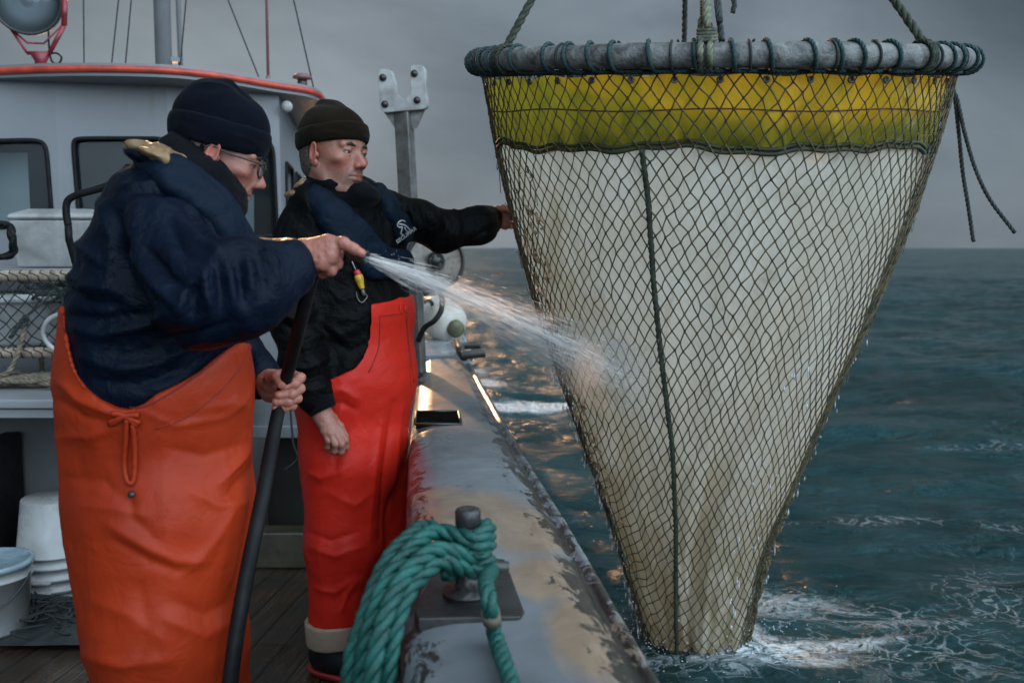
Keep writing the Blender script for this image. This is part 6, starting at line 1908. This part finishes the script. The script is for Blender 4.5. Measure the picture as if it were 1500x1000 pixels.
# water jet: a mist of fine spray with filaments and drops, fanning out from the nozzle to the net
def jet():
    rnd = np.random.default_rng(21); b = MB()
    m, t, bs = newmat('sprayed_water'); bs.inputs['Base Color'].default_value = (.88,.84,.80,1); bs.inputs['Roughness'].default_value = .3; bs.inputs['Transmission Weight'].default_value = .2; bs.inputs['IOR'].default_value = 1.33; bs.inputs['Alpha'].default_value = .22
    tgt0 = P(915, 552, 2.74)
    D0 = tgt0 - noz; L_ = np.linalg.norm(D0); D0 /= L_
    S = np.cross(D0, [0, 0, 1.]); S /= np.linalg.norm(S); Up = np.cross(S, D0)
    def pt(t, a, r):
        c = noz + D0 * (t * L_) + np.array([0, 0, 1.]) * (.05 * t * (1 - t))
        w_ = .009 + .105 * t ** .9
        return c + w_ * r * (math.cos(a) * Up + math.sin(a) * S)
    for k in range(2600):
        t0 = rnd.random() ** 1.3 * .97; ln = rnd.uniform(.02, .09); a = rnd.uniform(0, 6.283); r = abs(rnd.normal(0, .45))
        t1 = min(1.0, t0 + ln); tm = (t0 + t1) / 2; rad = rnd.uniform(.0003, .0010) * (1.2 - .4 * t0)
        b.tube([pt(t0, a, r), pt(tm, a, r), pt(t1, a, r)], [rad * .2, rad, rad * .2], 5, True)
    for k in range(2200):
        t0 = rnd.uniform(.05, 1); p_ = pt(t0, rnd.uniform(0, 6.283), abs(rnd.normal(0, .7))); r = rnd.uniform(.0004, .0011)
        q = D0 * r * rnd.uniform(1.5, 5)
        b.add(np.array([p_ + q, p_ + S*r, p_ + Up*r, p_ - S*r, p_ - Up*r, p_ - q]), T8)
    for k in range(420):
        c = P(905 + rnd.normal(0, 36), 548 + rnd.normal(0, 32), 2.76 + rnd.normal(0, .03)); r = rnd.uniform(.0005, .0014)
        b.add(ICO * np.array([r, r, r * rnd.uniform(1, 6)]) + c, T8)
    o = b.build('water_jet', m); tag(o, 'white jet of water spraying from the nozzle onto the net', 'water jet', None, 'stuff')
    # the fine mist of the same jet: a cone of droplets too small to count
    L2 = L_ * 1.0; seg = 32; V = []; F = []
    stn = np.linspace(.0, 1, 14)
    for u in stn:
        for k in range(seg):
            a = 2 * math.pi * k / seg; w_ = .010 + .135 * u
            V.append((u * L2, w_ * math.cos(a), w_ * math.sin(a)))
    for i in range(len(stn) - 1):
        for k in range(seg): F.append((i*seg+k, i*seg+(k+1)%seg, (i+1)*seg+(k+1)%seg, (i+1)*seg+k))
    F.append(tuple(range(seg))[::-1]); F.append(tuple((len(stn)-1)*seg+k for k in range(seg)))
    me = bpy.data.meshes.new('mist'); me.from_pydata(V, [], F); me.update()
    mo = bpy.data.objects.new('spray_mist', me); COL.objects.link(mo)
    Mx = Matrix((Vector(D0), Vector(S), Vector(Up))).transposed().to_4x4(); Mx.translation = Vector(noz); mo.matrix_world = Mx
    mm = bpy.data.materials.new('spray_mist'); mm.use_nodes = True; t = mm.node_tree; t.nodes.clear()
    o_ = t.nodes.new('ShaderNodeOutputMaterial'); pv = t.nodes.new('ShaderNodeVolumePrincipled'); t.links.new(pv.outputs[0], o_.inputs['Volume'])
    pv.inputs['Color'].default_value = (.95,.96,.98,1); pv.inputs['Anisotropy'].default_value = .35
    oc = t.nodes.new('ShaderNodeTexCoord').outputs['Object']; sp = t.nodes.new('ShaderNodeSeparateXYZ'); t.links.new(oc, sp.inputs[0])
    def mth(op, a, b_=None):
        n = t.nodes.new('ShaderNodeMath'); n.operation = op
        for i, v in enumerate((a, b_)):
            if v is None: continue
            if hasattr(v, 'links'): t.links.new(v, n.inputs[i])
            else: n.inputs[i].default_value = v
        return n.outputs[0]
    xs = mth('ADD', mth('MULTIPLY', sp.outputs['X'], .135 / L2), .010)
    u = mth('DIVIDE', sp.outputs['Y'], xs); v = mth('DIVIDE', sp.outputs['Z'], xs)
    cv = t.nodes.new('ShaderNodeCombineXYZ'); t.links.new(u, cv.inputs[0]); t.links.new(v, cv.inputs[1]); t.links.new(mth('MULTIPLY', sp.outputs['X'], 1.1), cv.inputs[2])
    nz = noise_node(t, cv.outputs[0], 3.2, 4, .65, .2)
    rr = mth('SQRT', mth('ADD', mth('MULTIPLY', u, u), mth('MULTIPLY', v, v)))
    fall = maprange(t, rr, .15, .98, 1, 0)
    dens = mth('MULTIPLY', mth('MULTIPLY', maprange(t, nz, .42, .66), fall), mth('DIVIDE', .85, mth('ADD', xs, .02)))
    t.links.new(dens, pv.inputs['Density'])
    me.materials.append(mm); tag(mo, 'fine mist of spray surrounding the jet between nozzle and net', 'spray', None, 'stuff')
ICO = np.array([[0,0,1],[1,0,0],[0,1,0],[-1,0,0],[0,-1,0],[0,0,-1]], float); T8 = [(0,1,2),(0,2,3),(0,3,4),(0,4,1),(5,2,1),(5,3,2),(5,4,3),(5,1,4)]
jet()
# ======================= man in black jacket and red bib trousers
def man_black():
    root = empty('person', (pxx(500, 3.08), 3.08, 0), 'man in black jacket, bright red bib trousers and black beanie, reaching for the net', 'person')
    yw = rotm(0, 0, -32)
    tors = U(.06, ell(P(512, 362, 3.1), (.155, .225, .22), yw), ell(P(516, 460, 3.1), (.175, .215, .20), yw), ell(P(519, 545, 3.09), (.17, .205, .18), yw), ell(P(500, 300, 3.08), (.10, .19, .09), yw))
    sh = P(440, 335, 2.97); el = P(430, 462, 2.93); wr = P(462, 578, 2.86)
    arm = chain([sh, P(425, 400, 2.95), el, P(445, 525, 2.89), wr], [.075, .078, .078, .07, .056], .03)
    s = .9; tgt = net_pt(.83, -1.83, .03)
    for s in np.linspace(.4, 1.3, 200):
        q = net_pt(s, -1.8, .035)
        if abs(proj(q[None])[1][0] - 322) < 2: tgt = q; break
    sh2 = P(572, 312, 3.20); el2 = P(648, 338, 3.27); 
    wr2 = tgt + np.array([-.075, -.01, -.005])
    arm2 = chain([sh2, P(612, 322, 3.22), el2, P(700, 332, 3.30), wr2], [.078, .07, .066, .061, .052], .03)
    coll = ell(P(495, 290, 3.05), (.100, .108, .050), rotm(0, 12, -30))
    fj = lambda p: smin(smin(smin(tors(p), arm(p), .025), arm2(p), .03), coll(p), .02)
    st = [([(410, 370), (430, 385), (452, 380)], 4, .008), ([(400, 405), (425, 420), (455, 412)], 4, .009), ([(402, 420), (428, 434), (455, 428)], 3.5, -.009), ([(402, 450), (430, 468), (462, 455)], 4, .010), ([(402, 468), (430, 482), (460, 474)], 3.5, -.009),
          ([(412, 495), (440, 505), (470, 490)], 4, .010), ([(415, 512), (440, 520), (472, 508)], 3.5, -.009), ([(425, 535), (450, 540), (478, 525)], 4, .010), ([(430, 552), (455, 556), (482, 545)], 3.5, -.008), ([(438, 570), (462, 572), (488, 560)], 4, .007),
          ([(600, 300), (606, 322), (602, 350)], 4, .009), ([(618, 302), (625, 330), (620, 365)], 3.5, -.009), ([(632, 310), (640, 335), (634, 370)], 4, .009), ([(648, 305), (655, 330), (652, 368)], 3.5, -.008), ([(664, 306), (672, 330), (668, 366)], 4, .008), ([(682, 305), (700, 315), (725, 312)], 4, .006), ([(690, 350), (710, 340), (740, 335)], 3.5, -.006),
          ([(480, 420), (500, 440), (530, 430)], 5, .007), ([(470, 470), (500, 490), (535, 470)], 6, .008), ([(490, 500), (515, 515), (540, 500)], 5, -.007), ([(560, 395), (570, 415), (572, 435)], 4, .005), ([(590, 395), (598, 415), (600, 432)], 4, -.006)]
    def disp(V, Nn):
        return folds(V, Nn, st) * 1.4 + .005 * aniso(V, (6, 6, 11), 23) + .008 * (ridged(V * np.array([9, 9, 15]), 26) - .3) + .002 * aniso(V, (26, 26, 40), 28)
    skin_part('jacket', fj, (-.98, 2.72, .72), (.10, 3.55, 1.66), .0065, M['black_jacket'], root, disp)
    def cuff_f(a, b_, ra, rb):
        u = np.asarray(b_ - a, float); u = u / np.linalg.norm(u); g = cap(a, b_, ra, rb)
        return lambda p: smax(smax(g(p), (p - b_) @ u - .004, .006), -((p - a) @ u) - .02, .006)
    c0, c1 = P(464, 582, 2.86), P(473, 600, 2.855)
    skin_part('sleeve_cuff', cuff_f(c0, c1, .052, .044), c1 - .12, c1 + .09, .0045, M['gaiter'], root)
    skin_part('sleeve_cuff', cuff_f(wr2 - np.array([.02, 0, 0]), wr2 + np.array([.02, 0, 0]), .050, .042), wr2 - .1, wr2 + .1, .0045, M['gaiter'], root)
    # lifejacket: two strips meeting low on the chest
    S = lambda x, y: surf(tors, x, y)[0]
    lt = chain([P(450, 276, 2.99), P(468, 296, 2.95), S(492, 322), S(520, 348), S(552, 374)], [.034, .044, .052, .052, .046], .03)
    rt = chain([P(553, 283, 3.10), S(571, 306), S(588, 334), S(597, 366)], [.034, .040, .044, .044], .03)
    low = chain([S(545, 385), S(590, 388)], [.055, .05], .02)
    base = lambda p: smin(tors(p), coll(p), .03)
    tb = lambda p: smin(smin(lt(p), rt(p), .004), low(p), .012)
    fv = lambda p: smax(base(p) - .032, tb(p), .020)
    lj, _ = skin_part('lifejacket', fv, (-.78, 2.6, 1.15), (-.2, 3.35, 1.68), .0055, M['vest_navy'], root, lambda V, Nn: .004 * aniso(V, (9, 9, 14), 32) + .002 * ridged(V * np.array([18, 18, 30]), 33))
    bl = bvh_of(lj)
    # emblem and lettering, white on the navy strip
    b = MB()
    def rib(pts, w_):
        q = lpoly(bl, pts, 5, .0012); b.tube(q, w_, 6)
    rib([(593, 325), (589, 323), (584, 325), (582, 330), (585, 333), (589, 332)], .0026)
    rib([(584, 328), (589, 329), (594, 331), (598, 335), (601, 339), (598, 340)], .0030)
    rib([(589, 333), (588, 338), (587, 342), (590, 344)], .0024)
    rib([(592, 333), (595, 338), (597, 340)], .0022)
    b.build('emblem', M['plastic_white'], lj)
    fc = bpy.data.curves.new('lettering', 'FONT'); fc.body = 'SECUMAR'; fc.size = .019; fc.extrude = .0006; fc.offset = .0004; fc.align_x = 'CENTER'
    tmp = bpy.data.objects.new('lettering', fc); COL.objects.link(tmp); dg = bpy.context.evaluated_depsgraph_get()
    me = bpy.data.meshes.new_from_object(tmp.evaluated_get(dg)); bpy.data.objects.remove(tmp)
    fo = bpy.data.objects.new('lettering', me); COL.objects.link(fo); me.materials.clear(); me.materials.append(M['plastic_white'])
    _, nn = surf(fv, 595, 345); pp = lay(bl, 595, 346, .004); zc = Vector(nn); u = (P(603, 342, 3) - P(587, 347, 3)); xc = Vector(u); xc = (xc - zc * xc.dot(zc)).normalized(); yc = zc.cross(xc)
    fo.parent = lj; fo.matrix_parent_inverse = Matrix.Identity(4)
    Mx = Matrix((xc, yc, zc)).transposed().to_4x4(); Mx.translation = Vector(pp) - root.location; fo.matrix_local = Mx
    # collar
    fg = U(.02, ell(P(500, 288, 3.03), (.108, .104, .052), rotm(0, 12, -30)), ell(P(496, 268, 3.02), (.100, .098, .034), rotm(0, 12, -30)), ell(P(530, 284, 2.99), (.055, .062, .034), rotm(0, 14, -30)))
    skin_part('collar', fg, P(498, 285, 3.04) - .17, P(498, 285, 3.04) + .17, .0045, M['gaiter'], root, lambda V, Nn: .002 * ridged(V * np.array([12, 12, 40]), 43) + .001 * aniso(V, (25, 25, 25), 45))
    fl = U(.012, ell(P(441, 272, 3.0), (.036, .045, .007), rotm(0, -32, 0)), ell(P(432, 284, 2.97), (.030, .035, .006), rotm(0, -14, 0)))
    skin_part('hood_lining', fl, P(437, 283, 2.99) - .1, P(437, 283, 2.99) + .1, .0035, M['tan_lining'], root, lambda V, Nn: .007 * ridged(V * np.array([30, 24, 24]), 44) + .004 * aniso(V, (60, 60, 60), 45))
    T, R, hd = make_head(root, P(490, 226, 3.0), -33, 1, -3, 1.07, 2, M['beanie_black'], M['hair'])
    # hanging hand
    A = P
    w0 = A(466, 596, 2.858)
    i_ = [(A(497, 630, 2.845), .0112), (A(506, 644, 2.838), .0098), (A(507, 654, 2.85), .0090), (A(503, 660, 2.86), .0080)]
    m_ = [(A(491, 634, 2.835), .0115), (A(500, 650, 2.825), .0100), (A(500, 661, 2.838), .0090), (A(496, 664, 2.852), .0082)]
    r_ = [(A(483, 634, 2.83), .0112), (A(491, 650, 2.822), .0098), (A(490, 660, 2.836), .0088), (A(486, 661, 2.85), .0080)]
    p_ = [(A(475, 630, 2.832), .0104), (A(481, 645, 2.826), .0088), (A(481, 654, 2.838), .0080), (A(478, 655, 2.848), .0072)]
    t_ = [(A(487, 612, 2.875), .0135), (A(498, 624, 2.88), .0118), (A(505, 638, 2.875), .0100), (A(507, 648, 2.87), .0088)]
    palm = [cap(w0, A(473, 606, 2.855), .026, .027), cap(A(474, 608, 2.857), i_[0][0], .022, .0122), cap(A(474, 608, 2.853), m_[0][0], .0235, .0122), cap(A(473, 608, 2.85), r_[0][0], .0235, .012), cap(A(471, 608, 2.85), p_[0][0], .021, .0112), cap(A(474, 606, 2.865), t_[0][0], .02, .0145)]
    hand(root, [i_, m_, r_, p_, t_], palm, 'hand', .0024, tone=(.34, .145, .105))
    # the other hand grips the far side of the netting
    g = tgt; fin = []
    for k, dz in enumerate((.030, .010, -.010, -.028)):
        fin.append([(g + np.array([-.012, .012, dz]), .0112), (g + np.array([.014, -.006, dz + .004]), .0100), (g + np.array([.022, -.024, dz]), .0092), (g + np.array([.008, -.034, dz - .002]), .0082)])
    fin.append([(g + np.array([-.04, -.012, .03]), .0135), (g + np.array([-.018, -.026, .036]), .0115), (g + np.array([.002, -.038, .03]), .0100), (g + np.array([.014, -.042, .022]), .0088)])
    hand(root, fin, [cap(wr2, g + np.array([-.05, .008, 0]), .026, .027), cap(g + np.array([-.05, .008, .008]), fin[0][0][0], .022, .012), cap(g + np.array([-.05, .008, 0]), fin[1][0][0], .022, .012), cap(g + np.array([-.05, .008, 0]), fin[2][0][0], .022, .012), cap(g + np.array([-.05, .008, -.008]), fin[3][0][0], .02, .011), cap(g + np.array([-.05, .0, .01]), fin[4][0][0], .02, .0145)], 'hand', .003)
    # ---- red bib trousers
    kx = [395, 420, 446, 462, 486, 505, 520, 531, 538, 541.5, 544, 570, 600, 622, 640]
    ky = [540, 575, 585, 566, 553, 546, 538, 524, 505, 480, 446, 442, 437, 434, 434]
    X_ = np.array([pxx(x, 2.93) for x in kx]); Z_ = np.array([pz(x, y, 2.93) for x, y in zip(kx, ky)])
    hips = U(.07, ell(P(520, 560, 3.09), (.178, .205, .20), yw), ell(P(519, 650, 3.08), (.165, .195, .22), yw))
    near = chain([P(508, 690, 3.03), P(502, 800, 3.0), P(490, 915, 2.975)], [.142, .117, .084], .05)
    far = chain([P(548, 690, 3.15), P(556, 800, 3.2), P(548, 905, 3.22)], [.125, .105, .09], .04)
    zb = pz(487, 909, 2.975)
    def ft(p):
        d = smin(tors(p) - .012, hips(p), .05)
        d = smin(d, near(p), .04); d = smin(d, far(p), .012)
        zc = np.interp(p[:, 0], X_, Z_)
        d = smax(d, (p[:, 2] - zc) * .45, .003)
        return smax(d, zb - p[:, 2], .004)
    st = [([(500, 600), (480, 640), (455, 680)], 6, .009), ([(515, 600), (500, 660), (475, 710)], 6, -.008), ([(450, 690), (470, 700), (500, 690)], 5, .007), ([(588, 600), (580, 680), (570, 760)], 5, .010), ([(578, 590), (566, 680), (556, 790)], 5, -.014), ([(560, 620), (548, 700), (540, 790)], 6, .009),
          ([(455, 800), (490, 815), (530, 800)], 6, .008), ([(452, 780), (485, 792), (520, 780)], 5, -.007), ([(460, 860), (490, 868), (515, 850)], 5, .008), ([(500, 895), (508, 870), (522, 850)], 4, .009), ([(480, 720), (520, 740), (545, 720)], 7, .006), ([(470, 580), (500, 570), (525, 585)], 6, .009), ([(474, 596), (500, 590), (520, 600)], 5, -.008), ([(475, 640), (490, 668), (492, 700)], 6, -.006), ([(595, 470), (602, 520), (604, 570)], 2.6, -.004)]
    def disp2(V, Nn):
        return folds(V, Nn, st) * .9 + .006 * aniso(V, (5, 5, 6), 53) + .005 * (ridged(V * np.array([8, 8, 2]), 56) - .3) + .0015 * aniso(V, (20, 20, 20), 58)
    tr, _ = skin_part('bib_trousers', ft, (-.90, 2.68, zb - .03), (-.12, 3.5, 1.30), .0055, M['red_oil'], root, disp2)
    bt = bvh_of(tr)
    for pl in ([(556, 463), (575, 461), (597, 458)], [(595, 461), (598, 500), (602, 530), (606, 560)], [(556, 464), (556, 490), (553, 515), (540, 545)]):
        b = MB(); b.tube(lpoly(bt, pl, 6, .0008), .0016, 5); b.build('seam', M['hem_dark'], tr)
    b = MB()
    for x in (585, 592):
        b.tube(lpoly(bt, [(x, 446), (x, 451), (x, 455)], 4, .003), .003, 6)
    b.build('bib_loop', M['red_oil'], tr)
    # turned-up hems and boots
    for (c, r, h0) in (((487, 908, 2.975), .088, 941), ((548, 905, 3.22), .088, 935)):
        top = P(*c); bot = P(c[0] + 1, h0, c[2])
        f1 = cap(top + np.array([0, 0, .03]), bot - np.array([0, 0, .03]), r + .004, r - .006)
        fc_ = lambda p, f1=f1, top=top, bot=bot: smax(smax(f1(p), p[:, 2] - top[2] - .004, .005), bot[2] - p[:, 2], .005)
        skin_part('turned_hem', fc_, bot - .16, top + .16, .005, M['cuff_beige'], root, lambda V, Nn: .004 * aniso(V, (14, 14, 8), 3) + .0012 * ridged(V * 30, 2))
        bx, by = bot[0], bot[1]; hz_ = float(bot[2])
        d_ = np.array([math.cos(math.radians(-28)), math.sin(math.radians(-28))])
        R_ = rotm(0, 0, -28)
        fb = U(.035, ell((bx + d_[0] * .075, by + d_[1] * .075, .052), (.135, .052, .046), R_), ell((bx - d_[0] * .02, by - d_[1] * .02, .06), (.07, .05, .06), R_), cap((bx, by, .09), (bx, by, hz_ + .06), .058, .066))
        fb2 = lambda p, fb=fb: smax(fb(p), .022 - p[:, 2], .004)
        bt, _ = skin_part('boot', fb2, (bx - .16, by - .2, -.01), (bx + .27, by + .14, hz_ + .12), .005, M['rubber'], root)
        fs = U(.02, ell((bx + d_[0] * .075, by + d_[1] * .075, .03), (.143, .059, .04), R_), ell((bx - d_[0] * .02, by - d_[1] * .02, .03), (.078, .057, .04), R_))
        fs2 = lambda p, fs=fs: smax(smax(fs(p), p[:, 2] - .026, .003), .002 - p[:, 2], .003)
        skin_part('sole', fs2, (bx - .16, by - .2, -.01), (bx + .27, by + .14, .06), .004, M['glove_red'], bt)
    # red and yellow inflation toggle
    tg = empty('toggle', (0, 0, 0)); bpy.data.objects.remove(tg)
    c = [surf(fj, x, y, out=.015)[0] for x, y in ((513, 382), (519, 396), (522, 402), (526, 418), (528, 424), (531, 434))]
    b = MB(); b.tube(crom(c[:2], 4), .0018, 6); pc = b.build('pull_cord', M['plastic_white'], lj)
    b = MB(); b.tube([c[1], c[2] ], [.010, .011], 12); b.build('red_cap', pm('toggle_red', (.6,.04,.05), None, 20, .35), pc, bevel=.002)
    b = MB(); b.tube(crom([c[2], (c[2] + c[3]) / 2, c[3], c[4]], 4), [.010, .0125, .0135, .014, .0135, .013, .012, .011, .0105, .010, .009, .0085, .008], 12); b.build('yellow_bottle', pm('toggle_yellow', (.6,.38,.02), (.4,.22,.02), 40, .35), pc)
    b = MB(); b.tube(crom([surf(fj, x, y, out=.014)[0] for x, y in ((520, 428), (522, 438), (528, 444), (535, 436), (533, 432))], 5), .0018, 6)
    b.tube([c[4], c[5]], .006, 10); b.build('clip', M['galv'], pc)
man_black()
